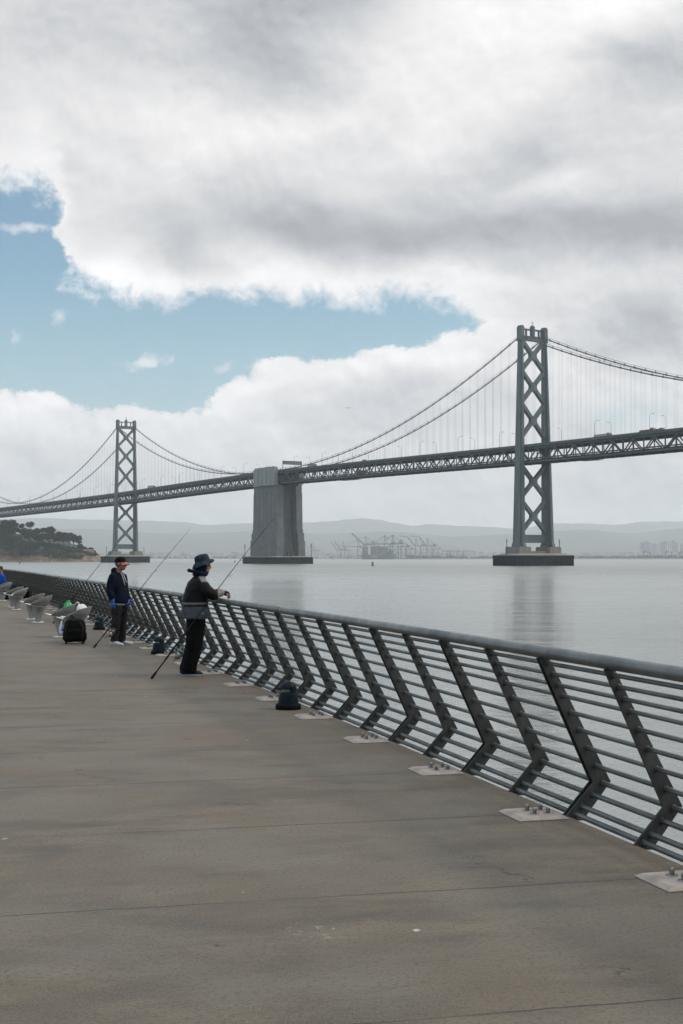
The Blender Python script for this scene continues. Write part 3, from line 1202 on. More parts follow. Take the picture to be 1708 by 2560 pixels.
    for k in range(26):
        y = -b + 2 + (2 * b - 4) * k / 25
        for sx in (-1, 1):
            mb.box((s0 + sx * (a + 0.1), y, 2.2), (0.32, 0.5, 6.6))
    for k in range(13):
        x = -a + 2 + (2 * a - 4) * k / 12
        for sy in (-1, 1):
            mb.box((s0 + x, sy * (b + 0.1), 2.2), (0.5, 0.32, 6.6))
    mb.cur = 1
    mb.rings([rect(a - 0.2, b - 0.2, 6.92), rect(a - 6, b - 6.5, 8.4)], smooth=False)
    mb.build('fender', [M_fender, M_conc_b], tower)
    for sy in (1, -1):
        mb = MB()
        y = sy * (b - 2.0)
        mb.tube((s0, y, 7.0), (s0, y, 18.2), 0.22, seg=6)
        mb.box((s0, y, 16.2), (0.6, 0.6, 0.9))
        mb.box((s0, y, 12.6), (0.5, 0.9, 0.6))
        mb.build('beacon_mast', M_dark, tower)


build_tower(0.0, 'near tower of the bridge with its dark timber fender')
build_tower(720.0, 'far tower of the bridge, beside the wooded headland')


def build_anchorage():
    s0 = ANCH
    mb = MB()

    def block(x, y, z0, z1, k=1.0, c=0.0):
        """block with a recess in each end face and shallow pilasters"""
        def ring(a, b, z):
            r = 7.5
            p, q = b * 0.52, b * 0.26
            pts = [(-a, -b), (-a, -p), (-a + r * .4, -p), (-a + r * .4, -q - 2.4), (-a + r, -q - 2.4), (-a + r, q + 2.4), (-a + r * .4, q + 2.4), (-a + r * .4, p), (-a, p), (-a, b),
                   (a, b), (a, p), (a - r * .4, p), (a - r * .4, q + 2.4), (a - r, q + 2.4), (a - r, -q - 2.4), (a - r * .4, -q - 2.4), (a - r * .4, -p), (a, -p), (a, -b)]
            return [Vector((s0 + u, v, z)) for u, v in pts][::-1]
        mb.rings([ring(x * k, y * k, z0), ring(x, y, z1)], smooth=False)
    block(25.2, 14.2, 6.0, 20.6, 1.012)
    block(24.5, 13.6, 20.62, 27.2, 1.004)
    block(23.7, 13.0, 27.22, 30.6)
    block(22.9, 12.4, 30.62, 63.0, 1.02)
    block(22.7, 12.2, 63.02, 69.6)
    # thin pilasters on the long faces
    for k in range(6):
        x = -18.5 + 37.0 * k / 5
        for sy in (-1, 1):
            mb.cur = 2
            mb.bar((s0 + x, sy * 12.66, 30.7), (s0 + x * 0.985, sy * 12.40, 62.8), 1.0 if k in (1, 4) else 0.6, 0.12, (0, 1, 0))
            mb.cur = 0
    # dark drain pipes down the end faces
    mb.cur = 1
    for sx in (-1, 1):
        mb.bar((s0 + sx * 22.3, 7.6, 8), (s0 + sx * 21.5, 7.6, 66), 1.1, 0.8, (0, 1, 0))
        mb.bar((s0 + sx * 22.3, -7.4, 8), (s0 + sx * 21.5, -7.4, 66), 1.5, 1.0, (0, 1, 0))
    an = mb.build('anchorage', [M_anch, M_dark, mat('joint_filler', (0.050, 0.056, 0.056), (0.07, 0.075, 0.073), rough=0.9, scale=0.3)], bridge)
    an['label'] = 'massive concrete anchorage block between the two towers'
    zt0 = zt(s0)
    for sy in (1, -1):
        mb = MB()
        y = sy * 12.3
        mb.box((s0 - 0.3, y, 77.3), (40.0, 3.2, 15.0))
        # battered cap with shallow rounded bays between the ribs
        for k in range(5):
            x = -16 + 8 * k
            mb.prism([(-3.6, 0), (3.6, 0), (3.3, 1.1), (2.2, 1.5), (-2.2, 1.5), (-3.3, 1.1)], (s0 - 0.3 + x, y, 84.8), (1, 0, 0), (0, 0, 1), (0, 1, 0), 2.7)
        for k in range(6):
            x = -20 + 8 * k
            mb.box((s0 - 0.3 + x * 0.985, y + sy * 1.75, 77.3), (1.0, 0.5, 14.9))
        mb.box((s0 - 0.3, y, 70.2), (41.0, 3.8, 1.0))
        # crane bay block on the roadway corner
        mb.box((s0 - 6.0, y - sy * 0.2, 85.4), (7.0, 2.2, 2.4))
        mb.build('parapet', M_anch2, an)
    mb = MB()
    a, b = 31.5, 20.0
    def rect(x, y, z, c=2.0): return [Vector((s0 + p, q, z)) for p, q in ((-x + c, -y), (x - c, -y), (x, -y + c), (x, y - c), (x - c, y), (-x + c, y), (-x, y - c), (-x, -y + c))]
    mb.rings([rect(a, b, -2.0), rect(a, b, 3.6), rect(a - 0.4, b - 0.4, 3.6), rect(a - 0.4, b - 0.4, 5.9)], smooth=False)
    for k in range(34):
        x = -a + 2.5 + (2 * a - 5) * k / 33
        for sy in (-1, 1):
            mb.box((s0 + x, sy * (b - 0.1), 2.4), (0.45, 0.5, 6.6))
    for k in range(20):
        y = -b + 2.5 + (2 * b - 5) * k / 19
        for sx in (-1, 1):
            mb.box((s0 + sx * (a - 0.1), y, 2.4), (0.5, 0.45, 6.6))
    mb.cur = 1
    mb.rings([rect(a - 0.6, b - 0.6, 5.92), rect(a - 5.5, b - 5.0, 7.0)], smooth=False)
    mb.build('fender', [M_fender, M_conc_b], an)
    for x, y in ((a - 2.5, b - 2), (-a + 2.0, -b + 2)):
        mb = MB()
        mb.tube((s0 + x, y, 6.0), (s0 + x, y, 18.0), 0.24, seg=6)
        mb.box((s0 + x, y, 15.0), (0.6, 1.4, 0.5))
        mb.box((s0 + x, y, 16.6), (0.7, 0.7, 0.9))
        mb.build('beacon_mast', M_dark, an)
    mb = MB()
    mb.box((s0 - 26.5, 3.0, 8.6), (3.0, 3.4, 3.2)); mb.box((s0 - 26.3, -0.6, 9.4), (2.2, 2.0, 4.8)); mb.box((s0 - 27, 6.5, 7.8), (1.6, 1.8, 1.6))
    mb.box((s0 - 10, b - 3.2, 8.4), (0.5, 0.5, 3.6))
    mb.build('equipment', M_dark, an)


build_anchorage()


def build_cables():
    M_rope = mat('hanger_rope', (0.20, 0.215, 0.22), (0.24, 0.25, 0.252), rough=0.5, scale=0.3)
    cables = []
    for side in (1, -1):
        mb = MB()
        y = 10.2 * side
        pts, rad = [], []
        s = S0
        cuts = []
        while s <= S1 + .1:
            if 345 < s < 375:
                s += PANEL / 2; continue
            k = int(round((s - S0) / (PANEL / 2)))
            pts.append(Vector((s, y, cable_z(s))))
            s += PANEL / 2
        def run(a, b):
            q = [p for p in pts if a <= p.x <= b]
            if a in (0.0, 720.0): q = [Vector((a, y, cable_z(a + 1e-6)))] + [p for p in q if p.x > a + 1]
            if b in (0.0, 720.0): q = [p for p in q if p.x < b - 1] + [Vector((b, y, cable_z(b)))]
            if len(q) > 1:
                mb.path(q, 0.40, 8)
                for sgn in (-0.45, 0.45):
                    mb.path([p + Vector((0, sgn, 1.35)) for p in q], 0.06, 4)
        run(S0, 0.0); run(0.0, 345.5); run(374.5, 720.0); run(720.0, S1)
        # cable bands
        s = S0
        while s <= S1:
            if not (340 < s < 380) and min(abs(s), abs(s - 720)) > 4:
                d = Vector((2, 0, cable_z(s + 1) - cable_z(s - 1))).normalized()
                c = Vector((s, y, cable_z(s)))
                mb.path([c - d * 0.9, c + d * 0.9], 0.52, 8)
                mb.bar(c, c + Vector((0, 0, 1.5)), 0.08, 0.5, (1, 0, 0))
            s += PANEL
        cables.append(mb.build('main_cable', M_cable, bridge))
    for side, cab in ((1, cables[0]), (-1, cables[1])):
        rest = MB()
        s = S0
        while s <= S1:
            z0, z1 = zt(s) - 1.0, cable_z(s)
            if z1 - z0 > 1.5 and not (340 < s < 380) and min(abs(s), abs(s - 720)) > 4:
                y = 10.2 * side
                near = -150 < s < 300
                mb = MB() if near else rest
                for dx in (-0.55, 0.55):
                    mb.tube((s + dx, y, z0), (s + dx, y, z1), 0.036, seg=5)
                if near:
                    mb.build('suspender', M_rope, cab)
            s += PANEL
        r = rest.build('suspenders', M_rope, cab)
        r['kind'] = 'stuff'


build_cables()


# ---------------------------------------------------------------- things on the bridge
def build_lamp_posts():
    M_lp = mat('lamp_post_paint', (0.16, 0.165, 0.165), (0.20, 0.205, 0.205), rough=0.5)
    def make(side):
        mb = MB()
        mb.path([(0, 0, 0), (0, 0, 6), (0, 0, 10.4), (0, -0.35 * side, 11.2), (0, -1.2 * side, 11.6), (0, -2.6 * side, 11.75)], [0.15, 0.12, 0.10, 0.085, 0.075, 0.07], 6)
        mb.box((0, -3.0 * side, 11.72), (0.5, 1.1, 0.28))
        mb.box((0, 0, 0.4), (0.6, 0.6, 0.8))
        return mb.mesh('street_lamp', M_lp)
    ms = {1: make(1), -1: make(-1)}
    for side in (1, -1):
        s = -168.0 + (0 if side == 1 else 6)
        while s < 1230:
            if 338 < s < 382 or min(abs(s), abs(s - 720)) < 7:
                s += 48.0; continue
            o = bpy.data.objects.new('street_lamp', ms[side])
            o.location = bw(s, 9.6 * side, zt(s) - 1.1)
            o.rotation_euler = (0, 0, BR_ANG)
            col.objects.link(o)
            if s < 0: txt, g = 'slender lamp post on the bridge roadway to the right of the near tower', 'lamp posts right of the near tower'
            elif s < 360: txt, g = 'slender lamp post on the bridge roadway between the near tower and the concrete anchorage', 'lamp posts between near tower and anchorage'
            elif s < 720: txt, g = 'slender lamp post on the bridge roadway between the concrete anchorage and the far tower', 'lamp posts between anchorage and far tower'
            else: txt, g = 'slender lamp post on the bridge roadway to the left of the far tower', 'lamp posts left of the far tower'
            tag(o, txt, 'street lamp', g)
            s += 48.0


build_lamp_posts()


def build_sign():
    M_sg = mat('sign_back', (0.16, 0.17, 0.165), (0.21, 0.22, 0.21), rough=0.6, scale=0.4)
    s = 334.0
    root = empty('overhead_sign', bw(s, 0, zt(s) - 1.1), BR_ANG)
    tag(root, 'back of a wide overhead sign gantry above the concrete anchorage', 'road sign')
    mb = MB()
    for y in (-10.0, 9.0):
        mb.bar((0, y, 0), (0, y, 9.4), 0.4, 0.4, (1, 0, 0))
    mb.bar((0, -10, 8.8), (0, 9, 8.8), 0.3, 0.3); mb.bar((0, -10, 6.0), (0, 9, 6.0), 0.3, 0.3)
    mb.build('gantry_frame', M_dark, root)
    mb = MB()
    mb.box((0.35, -0.5, 7.4), (0.18, 18.6, 3.2))
    for k in range(16):
        mb.box((0.15, -9.4 + 17.8 * k / 15, 7.4), (0.22, 0.22, 3.3))
    mb.build('sign_panel', M_sg, root)


build_sign()


def build_vehicles():
    M_white = mat('truck_white', (0.33, 0.35, 0.35), (0.27, 0.29, 0.29), rough=0.5, scale=0.6)
    M_red = mat('truck_red', (0.13, 0.040, 0.034), (0.10, 0.034, 0.03), rough=0.5, scale=0.6)
    M_grey = mat('vehicle_grey', (0.10, 0.11, 0.115), (0.14, 0.15, 0.15), rough=0.4, scale=0.6)
    M_tyre = mat('tyre', (0.02, 0.02, 0.02), (0.03, 0.03, 0.03), rough=0.8)
    M_glass = mat('vehicle_glass', (0.02, 0.025, 0.03), (0.03, 0.035, 0.04), rough=0.1)

    def station(px, n):
        """distance along the bridge at which the line n is seen at photo column px"""
        k = (px - 854.0) / F
        q = Vector((128.6, 903.0, 0)) + NDIR * n
        return (k * q.y - q.x) / (UDIR.x - k * UDIR.y)

    def truck(s, n, upper, L, H, m, text, flat=False):
        z = zt(s) - (1.15 if upper else 10.3)
        root = empty('lorry', bw(s, n, z), BR_ANG)
        tag(root, text, 'lorry', 'vehicles on the bridge')
        mb = MB()
        if flat:
            mb.box((0, 0, 1.3), (L, 2.4, 0.4)); mb.rbox((-0.5, 0, 1.5 + (H - 1.5) / 2), (L * 0.8, 2.3, H - 1.5), 0.1)
        else:
            mb.rbox((0, 0, 1.0 + (H - 1.0) / 2), (L, 2.5, H - 1.0), 0.08)
        mb.build('trailer', m, root)
        mb = MB()
        x = -L / 2 - 2.0
        prof = [(-1.3, 0.6), (1.3, 0.6), (1.3, 3.3), (-0.6, 3.3), (-1.25, 2.3)]
        mb.prism(prof, (x, 0, 0), (1, 0, 0), (0, 0, 1), (0, 1, 0), 2.4)
        cab = mb.build('cab', M_grey if m is M_white else m, root)
        mb = MB()
        mb.quad((x - 1.29, -1.0, 2.3), (x - 1.29, 1.0, 2.3), (x - 0.68, 1.0, 3.25), (x - 0.68, -1.0, 3.25))
        mb.build('windscreen', M_glass, cab)
        for wx in (x, -L / 2 + 1.6, L / 2 - 2.4, L / 2 - 1.2):
            for sy in (-1, 1):
                MB().tube((wx, sy * 0.9, 0.5), (wx, sy * 1.25, 0.5), 0.5, seg=12).build('wheel', M_tyre, root)

    def car(s, n, upper, m, text, van=False):
        z = zt(s) - (1.15 if upper else 10.3)
        root = empty('car', bw(s, n, z), BR_ANG)
        tag(root, text, 'car', 'vehicles on the bridge')
        prof = [(-2.2, 0.4), (2.2, 0.4), (2.2, 0.95), (1.7, 1.05), (1.3, 1.5), (-0.5, 1.55), (-1.2, 1.05), (-2.15, 0.9)]
        if van:
            prof = [(-2.6, 0.4), (2.6, 0.4), (2.6, 2.3), (2.3, 2.5), (-1.4, 2.5), (-2.0, 1.4), (-2.6, 1.2)]
        MB().prism(prof, (0, 0, 0), (1, 0, 0), (0, 0, 1), (0, 1, 0), 1.8).build('body', m, root)
        for wx in (-1.4, 1.4):
            for sy in (-1, 1):
                MB().tube((wx, sy * 0.7, 0.33), (wx, sy * 0.93, 0.33), 0.33, seg=12).build('wheel', M_tyre, root)
    truck(station(1505, 6.5), 6.5, True, 11.0, 2.9, M_white, 'pale box lorry on the upper deck right of the near tower')
    truck(station(1614, 6.5), 6.5, True, 10.0, 2.5, M_red, 'red lorry on the upper deck near the right edge of the photo', True)
    truck(station(1643, 2), 2.0, True, 6.0, 2.9, M_grey, 'dark lorry ahead of the red lorry on the upper deck', True)
    truck(station(778, 6), 6.0, True, 9.0, 3.9, M_white, 'white box lorry on the upper deck just right of the anchorage')
    truck(station(377, 6), 6.0, True, 13.0, 4.0, M_white, 'long white lorry on the upper deck just right of the far tower')
    truck(station(901, 5), 5.0, False, 8.0, 3.4, M_red, 'dark red lorry on the lower deck between near tower and anchorage')
    car(station(1263, 5.5), 5.5, False, M_grey, 'grey car on the lower deck just left of the near tower')
    car(station(735, 6), 6.0, True, M_grey, 'dark van on the upper deck beside the anchorage parapet', True)
    car(330, 2.0, True, M_white, 'white van on the upper deck under the sign gantry', True)
    car(station(198, 6), 6.0, True, M_white, 'pale van on the upper deck left of the far tower', True)
    car(station(913, 7), 7.0, True, M_grey, 'dark van on the upper deck midway between near tower and anchorage', True)


build_vehicles()
# ---------------------------------------------------------------- hills and far shore
def build_hills():
    def hill_col(N, tc, c):
        v = tc.outputs['Object']
        f = N.smooth(N.noise(N.vm('MULTIPLY', v, (1, 1, 2.0)), 0.0035, 6.0, 0.65), 0.42, 0.62)
        c = N.mix(f, c, (0.030, 0.045, 0.030, 1))
        g = N.smooth(N.noise(v, 0.03, 3.0, 0.7), 0.62, 0.72)
        s = N.new('ShaderNodeSeparateXYZ'); N.link(v, s.inputs[0])
        return N.mix(N.mul(g, N.smooth(s.outputs[2], 180.0, 20.0)), c, (0.30, 0.28, 0.25, 1))
    m = mat('hill_cover', (0.075, 0.085, 0.055), (0.045, 0.060, 0.042), rough=0.95, scale=0.002, extra=hill_col)
    far = [(-700, 1192), (-200, 1188), (0, 1186), (110, 1184), (230, 1188), (330, 1190), (420, 1193), (480, 1200), (570, 1197), (700, 1195),
           (760, 1192), (800, 1187), (830, 1184), (870, 1187), (900, 1195), (950, 1203), (985, 1198), (1010, 1200), (1060, 1203), (1120, 1206),
           (1180, 1210), (1270, 1196), (1330, 1197), (1400, 1200), (1480, 1192), (1568, 1192), (1800, 1186), (2300, 1190)]
    near = [(-700, 1215), (-200, 1212), (200, 1210), (420, 1222), (600, 1214), (760, 1222), (900, 1216), (1050, 1228), (1200, 1222), (1320, 1212),
            (1440, 1220), (1568, 1208), (1800, 1212), (2300, 1216)]

    def ridge(pts, px):
        for (a, ya), (b, yb) in zip(pts, pts[1:]):
            if px <= b:
                t = (px - a) / (b - a)
                return ya + (yb - ya) * (t * t * (3 - 2 * t))
        return pts[-1][1]

    def sheet(name, pts, Y, foot, back, seed):
        mb = MB(); mb.sm = True
        rows = []
        nx = 300
        for j in range(15):
            t = j / 14
            row = []
            for i in range(nx + 1):
                px = (-700 + 3000 * i / nx) * 1.0894
                h = at(px, ridge(pts, px / 1.0894) * 1.0894, Y).z
                if t <= 0.75:
                    k = t / 0.75
                    y = foot + (Y - foot) * k
                    prof = k ** 1.25
                    x = (px - 854) / F * Y
                    spur = mnoise.fractal(Vector((x * 0.0011 + seed, y * 0.0007, seed)), 1.0, 2.0, 5)
                    z = (h - 2.0) * prof + spur * 42 * math.sin(math.pi * k) + mnoise.noise(Vector((x * 0.012, seed, 0))) * 6 * k + mnoise.noise(Vector((x * 0.05, seed, 3))) * 5 * k
                    if k > 0.99:
                        z += abs(mnoise.noise(Vector((x * 0.035, seed, 9)))) * 7
                else:
                    k = (t - 0.75) / 0.25
                    y = Y + (back - Y) * k
                    x = (px - 854) / F * Y
                    z = h * (1 - 0.9 * k)
                row.append(mb.vert(((px - 854) / F * Y, y, max(z, WATER + 1.0))))
            rows.append(row)
        for j in range(14):
            for i in range(nx):
                mb.face([rows[j][i], rows[j][i + 1], rows[j + 1][i + 1], rows[j + 1][i]])
        o = mb.build(name, m)
        tag(o, kind='structure')
    sheet('far_hills', far, 19000, 14500, 21000, 3.0)
    sheet('near_hills', near, 13500, 9900, 15000, 8.0)
    ms = mat('shore_land', (0.085, 0.085, 0.070), (0.12, 0.115, 0.10), rough=0.9, scale=0.01)
    mb = MB()
    rows = [[], [], [], []]
    for i in range(121):
        x = -8000 + 16000 * i / 120
        y0 = 6400 + 260 * mnoise.noise(Vector((x * 0.0012, 0, 5)))
        if 300 < x < 4000: y0 = 5290
        elif -230 < x <= 300: y0 = 5290 + (300 - x) * 2.2
        elif -900 < x <= -230: y0 = 6400
        rows[0].append(mb.vert((x, y0, WATER - 0.5)))
        rows[1].append(mb.vert((x, y0 + 15, WATER + 2.8)))
        rows[2].append(mb.vert((x, y0 + 120, WATER + 4.0)))
        rows[3].append(mb.vert((x, 15000, WATER + 6)))
    for j in range(3):
        for i in range(120):
            mb.face([rows[j][i], rows[j][i + 1], rows[j + 1][i + 1], rows[j + 1][i]])
    tag(mb.build('far_shore', ms), kind='structure')
    # low town and trees along the far shore: far too many small ones to count
    mt = mat('far_town_walls', (0.36, 0.35, 0.33), (0.14, 0.15, 0.14), rough=0.8, scale=0.02, lo=0.45, hi=0.55)
    mb = MB()
    r = random.Random(5)
    for i in range(900):
        x = r.uniform(-2300, 2600)
        y = r.uniform(7000, 9000)
        h = r.uniform(3, 13) * (1.6 if r.random() < 0.07 else 1)
        zb = max(0.0, (y - 7600) / 2600 * 60) if y > 7600 else 1.0
        mb.box((x, y, zb + h / 2), (r.uniform(10, 60), 20, h))
    tag(mb.build('far_town', mt), 'hazy low buildings along the far shore under the hills', 'town', kind='stuff')
    mtree = mat('far_tree_belt', (0.03, 0.045, 0.03), (0.05, 0.06, 0.04), rough=0.95, scale=0.05)
    mb = MB()
    for i in range(420):
        x = r.uniform(560, 1350) if i < 260 else r.uniform(-1500, 2000)
        y = r.uniform(5500, 5800) if i < 260 else r.uniform(6700, 7000)
        h = r.uniform(4, 11)
        mb.ball((x, y, WATER + 3 + h * 0.5), (r.uniform(5, 12), 6, h * 0.6), 6)
    tag(mb.build('tree_belt', mtree), 'hazy belt of low trees along the far shore', 'trees', kind='stuff')


build_hills()


# ---------------------------------------------------------------- container port
def build_port():
    M_cr = mat('crane_pale', (0.150, 0.165, 0.170), (0.18, 0.195, 0.20), rough=0.6, scale=0.05)
    M_crg = mat('crane_green', (0.050, 0.098, 0.094), (0.065, 0.115, 0.108), rough=0.6, scale=0.05)
    M_hull = mat('ship_hull', (0.030, 0.055, 0.060), (0.040, 0.066, 0.070), rough=0.6, scale=0.05)
    M_let = mat('ship_letters', (0.55, 0.56, 0.55), (0.5, 0.51, 0.5), rough=0.6)

    def boxes(N, tc, c):
        v = tc.outputs['Object']
        b = N.new('ShaderNodeTexVoronoi', feature='F1', distance='CHEBYCHEV')
        N.put(b.inputs['Vector'], N.vm('MULTIPLY', v, (0.10, 0.08, 0.36)))
        b.inputs['Scale'].default_value = 1.0
        b.inputs['Randomness'].default_value = 0.25
        s = N.new('ShaderNodeSeparateColor'); N.link(b.outputs['Color'], s.inputs[0])
        r = N.new('ShaderNodeValToRGB')
        r.color_ramp.interpolation = 'CONSTANT'
        e = r.color_ramp.elements
        cols = [(0.03, 0.075, 0.07), (0.10, 0.035, 0.03), (0.045, 0.085, 0.08), (0.035, 0.05, 0.085), (0.11, 0.075, 0.05), (0.04, 0.075, 0.07), (0.20, 0.20, 0.19), (0.05, 0.045, 0.045)]
        e[0].color = (*cols[0], 1)
        e[1].position = 0.99; e[1].color = (*cols[0], 1)
        for i, cc in enumerate(cols[1:]):
            q = e.new((i + 1) / 8); q.color = (*cc, 1)
        N.link(s.outputs[0], r.inputs[0])
        return r.outputs[0]
    M_box = mat('stacked_containers', (0.1, 0.1, 0.1), rough=0.7, extra=boxes)

    def crane(px, apex_py, Y, text, boom='down', tip=None, m=None, base_py=1397.0, yaw=0.0, big=True):
        """ship-to-shore crane, boom towards the ship (local -x)"""
        m = m or M_cr
        g = at(px, 1395, Y)
        apex = at(px, apex_py, Y).z - WATER
        k = apex / 82.0
        root = empty('quay_crane', (g.x, Y, WATER + 3.0), yaw)
        tag(root, text, 'crane', 'quay cranes of the container port')
        root.scale = (k, k, k)
        mb = MB()
        for x in (-8, 14):
            for y in (-9, 9):
                mb.bar((x, y, 0), (x * 0.9, y * 0.85, 48), 3.0, 3.0, (1, 0, 0))
            mb.bar((x, -9, 14), (x, 9, 14), 1.8, 2.2)
            mb.bar((x * 0.9, -8, 48), (x * 0.9, 8, 48), 1.8, 2.2)
        for y in (-9, 9):
            mb.bar((-8, y, 14), (14, y, 14), 1.8, 2.2)
            mb.bar((14, y, 15), (-7.4, y * .9, 40), 1.0, 1.2)
            mb.bar((-8, y, 1), (14, y, 1), 2.0, 1.6)
        mb.build('portal_frame', m, root)
        mb = MB()
        mb.bar((-10, 0, 50), (34, 0, 50), 6.0, 3.2)
        mb.box((22, 0, 54), (12, 7, 5.5))
        mb.build('rear_girder', m, root)
        mb = MB()
        for y in (-4, 4):
            mb.bar((-7, y, 48), (-6, y * 0.7, 78), 2.0, 2.0, (1, 0, 0)); mb.bar((4, y, 48), (-5, y * 0.7, 78), 1.8, 1.8, (1, 0, 0))
            mb.bar((-5, y * .7, 78), (32, y, 52), 1.0, 1.0)
        mb.box((-5.5, 0, 79), (7, 6.5, 2.2))
        mb.bar((-7, -4, 62), (-7, 4, 62), 1.0, 1.0)
        mb.build('apex_frame', m, root)
        mb = MB()
        L = 62.0
        if boom == 'down':
            mb.bar((-10, 0, 50), (-10 - L, 0, 50), 5.5, 2.6)
            for y in (-2.5, 2.5):
                mb.bar((-5, y, 78), (-10 - L * 0.55, y, 51), 1.1, 1.1); mb.bar((-5, y, 78), (-10 - L * 0.95, y, 51), 1.1, 1.1)
        elif boom == 'fold':
            mb.bar((-10, 0, 50), (-38, 0, 86), 5.0, 2.8, (0, 1, 0)); mb.bar((-38, 0, 86), (-72, 0, 90), 4.5, 2.6)
        else:
            a = R(tip or 55)
            mb.bar((-10, 0, 50), (-10 - L * math.cos(a), 0, 50 + L * math.sin(a)), 5.5, 3.0, (0, 1, 0))
            for y in (-2.5, 2.5):
                mb.bar((-5, y, 78), (-10 - L * .6 * math.cos(a), y, 50 + L * .6 * math.sin(a)), 1.0, 1.0)
        mb.build('boom', m, root)

    def zx(z): return 720 + z / 3.0154
    def zy(z): return 1260 + z / 3.0154
    Y = 5340
    crane(zx(538), zy(268), Y + 60, 'pale quay crane left of the container ship with its boom lowered', 'down')
    crane(zx(597), zy(246), Y, 'pale quay crane behind the ship stern with its boom raised highest', 'up', 42)
    crane(zx(742), zy(238), Y, 'green quay crane behind the middle of the ship with a lowered boom', 'down', m=M_crg)
    crane(zx(802), zy(234), Y, 'tall green quay crane above the ship bow, tallest mast', 'down', m=M_crg)
    crane(zx(865), zy(270), Y + 40, 'dark green quay crane right of the ship with its rear girder to the right', 'down', m=M_crg)
    crane(zx(655), zy(281), Y + 120, 'small green quay crane between the taller masts behind the ship', 'down', m=M_crg)
    crane(zx(975), zy(262), Y, 'pale quay crane with a folded knee boom right of the ship', 'fold')
    crane(zx(1062), zy(262), Y + 200, 'grey quay crane with a short folded boom over the container yard', 'fold')
    crane(zx(1110), zy(300), Y + 500, 'low pale quay crane at the right of the crane row', 'down')
    crane(zx(905), zy(300), Y + 600, 'faint quay crane behind the pale knee boom crane', 'down', m=M_crg)
    crane(zx(385), zy(312), Y + 900, 'faint pale quay crane with raised boom left of the port', 'up', 52)
    crane(zx(408), zy(306), Y + 900, 'faint pale quay crane with steep raised boom, second from the left of the port', 'up', 55)
    crane(zx(440), zy(318), Y + 1000, 'faint low quay crane between raised boom cranes and the ship', 'up', 80)
    for i, (x, y, a) in enumerate(((163, 316, 76), (190, 312, 78), (212, 314, 74))):
        crane(zx(x), zy(y + 8), 7900, ['very faint raised quay crane nearest the concrete anchorage', 'very faint raised quay crane in the middle of the trio by the anchorage',
              'very faint raised quay crane at the right of the trio by the anchorage'][i], 'up', a)

    # container ship
    ga = at(zx(558), 1397, 5230)
    root = empty('container_ship', (ga.x, 5230, WATER))
    tag(root, 'dark green container ship moored under the quay cranes', 'ship')
    L = (zx(820) - zx(558)) / F * 5230
    mb = MB()
    secs = []
    for t, hb, zt_, zl in ((0, 11, 19, 0.5), (0.03, 15, 18.6, -1), (0.12, 17, 18, -2), (0.6, 17, 17.6, -2), (0.8, 14, 18.5, -2), (0.92, 8, 20.2, -2), (1.0, 1.0, 21.5, 2)):
        x = L * t
        xo = -0.06 * L if t == 1.0 else 0
        secs.append([Vector((x + xo, -hb * 0.8, zl)), Vector((x + xo * .4, -hb, 9)), Vector((x, -hb, zt_)), Vector((x, hb, zt_)), Vector((x + xo * .4, hb, 9)), Vector((x + xo, hb * 0.8, zl))])
    mb.rings(secs, smooth=False)
    hull = mb.build('hull', M_hull, root)
    cu = bpy.data.curves.new('lettering', 'FONT')
    cu.body = 'COSCO'
    cu.size = 10.5
    cu.space_character = 1.35
    cu.extrude = 0.05
    tx = bpy.data.objects.new('lettering', cu)
    col.objects.link(tx)
    dg = bpy.context.evaluated_depsgraph_get()
    lm = bpy.data.meshes.new_from_object(tx.evaluated_get(dg))
    bpy.data.objects.remove(tx)
    lm.materials.clear(); lm.materials.append(M_let)
    lo = bpy.data.objects.new('lettering', lm)
    col.objects.link(lo)
    lo.parent = hull
    xs = [v.co.x for v in lm.vertices]
    kx = ((672 - 629) / 3.0154 / F * 5230) / (max(xs) - min(xs))
    lo.scale = (kx, 1.0, 1.0)
    lo.location = ((629 - 558) / 3.0154 / F * 5230, -17.3, 7.0)
    lo.rotation_euler = (R(90), 0, 0)
    mb = MB()
    mb.box((L * 0.205, 0, 34), (7.5, 30, 32)); mb.box((L * 0.205, 0, 50.5), (9, 32, 2.4))
    mb.build('bridge_house', M_let, root)
    n = 11
    for i in range(n):
        t = 0.02 + 0.90 * i / n
        if 0.16 < t < 0.245: continue
        h = [26, 29, 33, 33, 32, 34, 33, 31, 30, 22, 17][i]
        mb = MB()
        mb.box((L * (t + 0.04), 0, 18.5 + h / 2 - 0.3), (L * 0.074, 32 - max(0, i - 7) * 3.5, h))
        mb.build('container_bay', M_box, root)
    # yard: rows of stacked containers
    rr = random.Random(11)
    spans = [(zx(900), zx(960)), (zx(962), zx(1030)), (zx(1034), zx(1100)), (zx(1104), zx(1165)), (zx(1170), zx(1235)), (zx(1238), zx(1305)), (zx(1310), zx(1352)),
             (1572, 1600), (1602, 1626), (1630, 1654), (1656, 1690), (1694, 1730)]
    tx_ = ['just right of the ship bow', 'under the pale knee boom crane', 'under the grey folded crane', 'at the right of the quay cranes', 'below the first yard gantry', 'below the middle yard gantries',
           'left of the low dark quay end', 'right of the near tower, first of the far right stacks', 'right of the near tower, second of the far right stacks', 'in the middle of the far right stacks',
           'with red boxes in the far right stacks', 'at the right edge of the photo']
    for (a, b), tx2 in zip(spans, tx_):
        x0, x1 = (a - 854) / F * 5420, (b - 854) / F * 5420
        mb = MB()
        x = x0
        while x < x1 - 3:
            w = min(12.5, x1 - x)
            h = 2.6 * rr.choice((3, 4, 4, 5))
            mb.box((x + w / 2, 0, h / 2), (w - 0.4, 24, h))
            x += w
        o = mb.build('container_stack', M_box)
        o.location = (0, 5420, WATER + 3.6)
        tag(o, 'row of stacked shipping containers ' + tx2, 'containers', 'container stacks on the far quay')
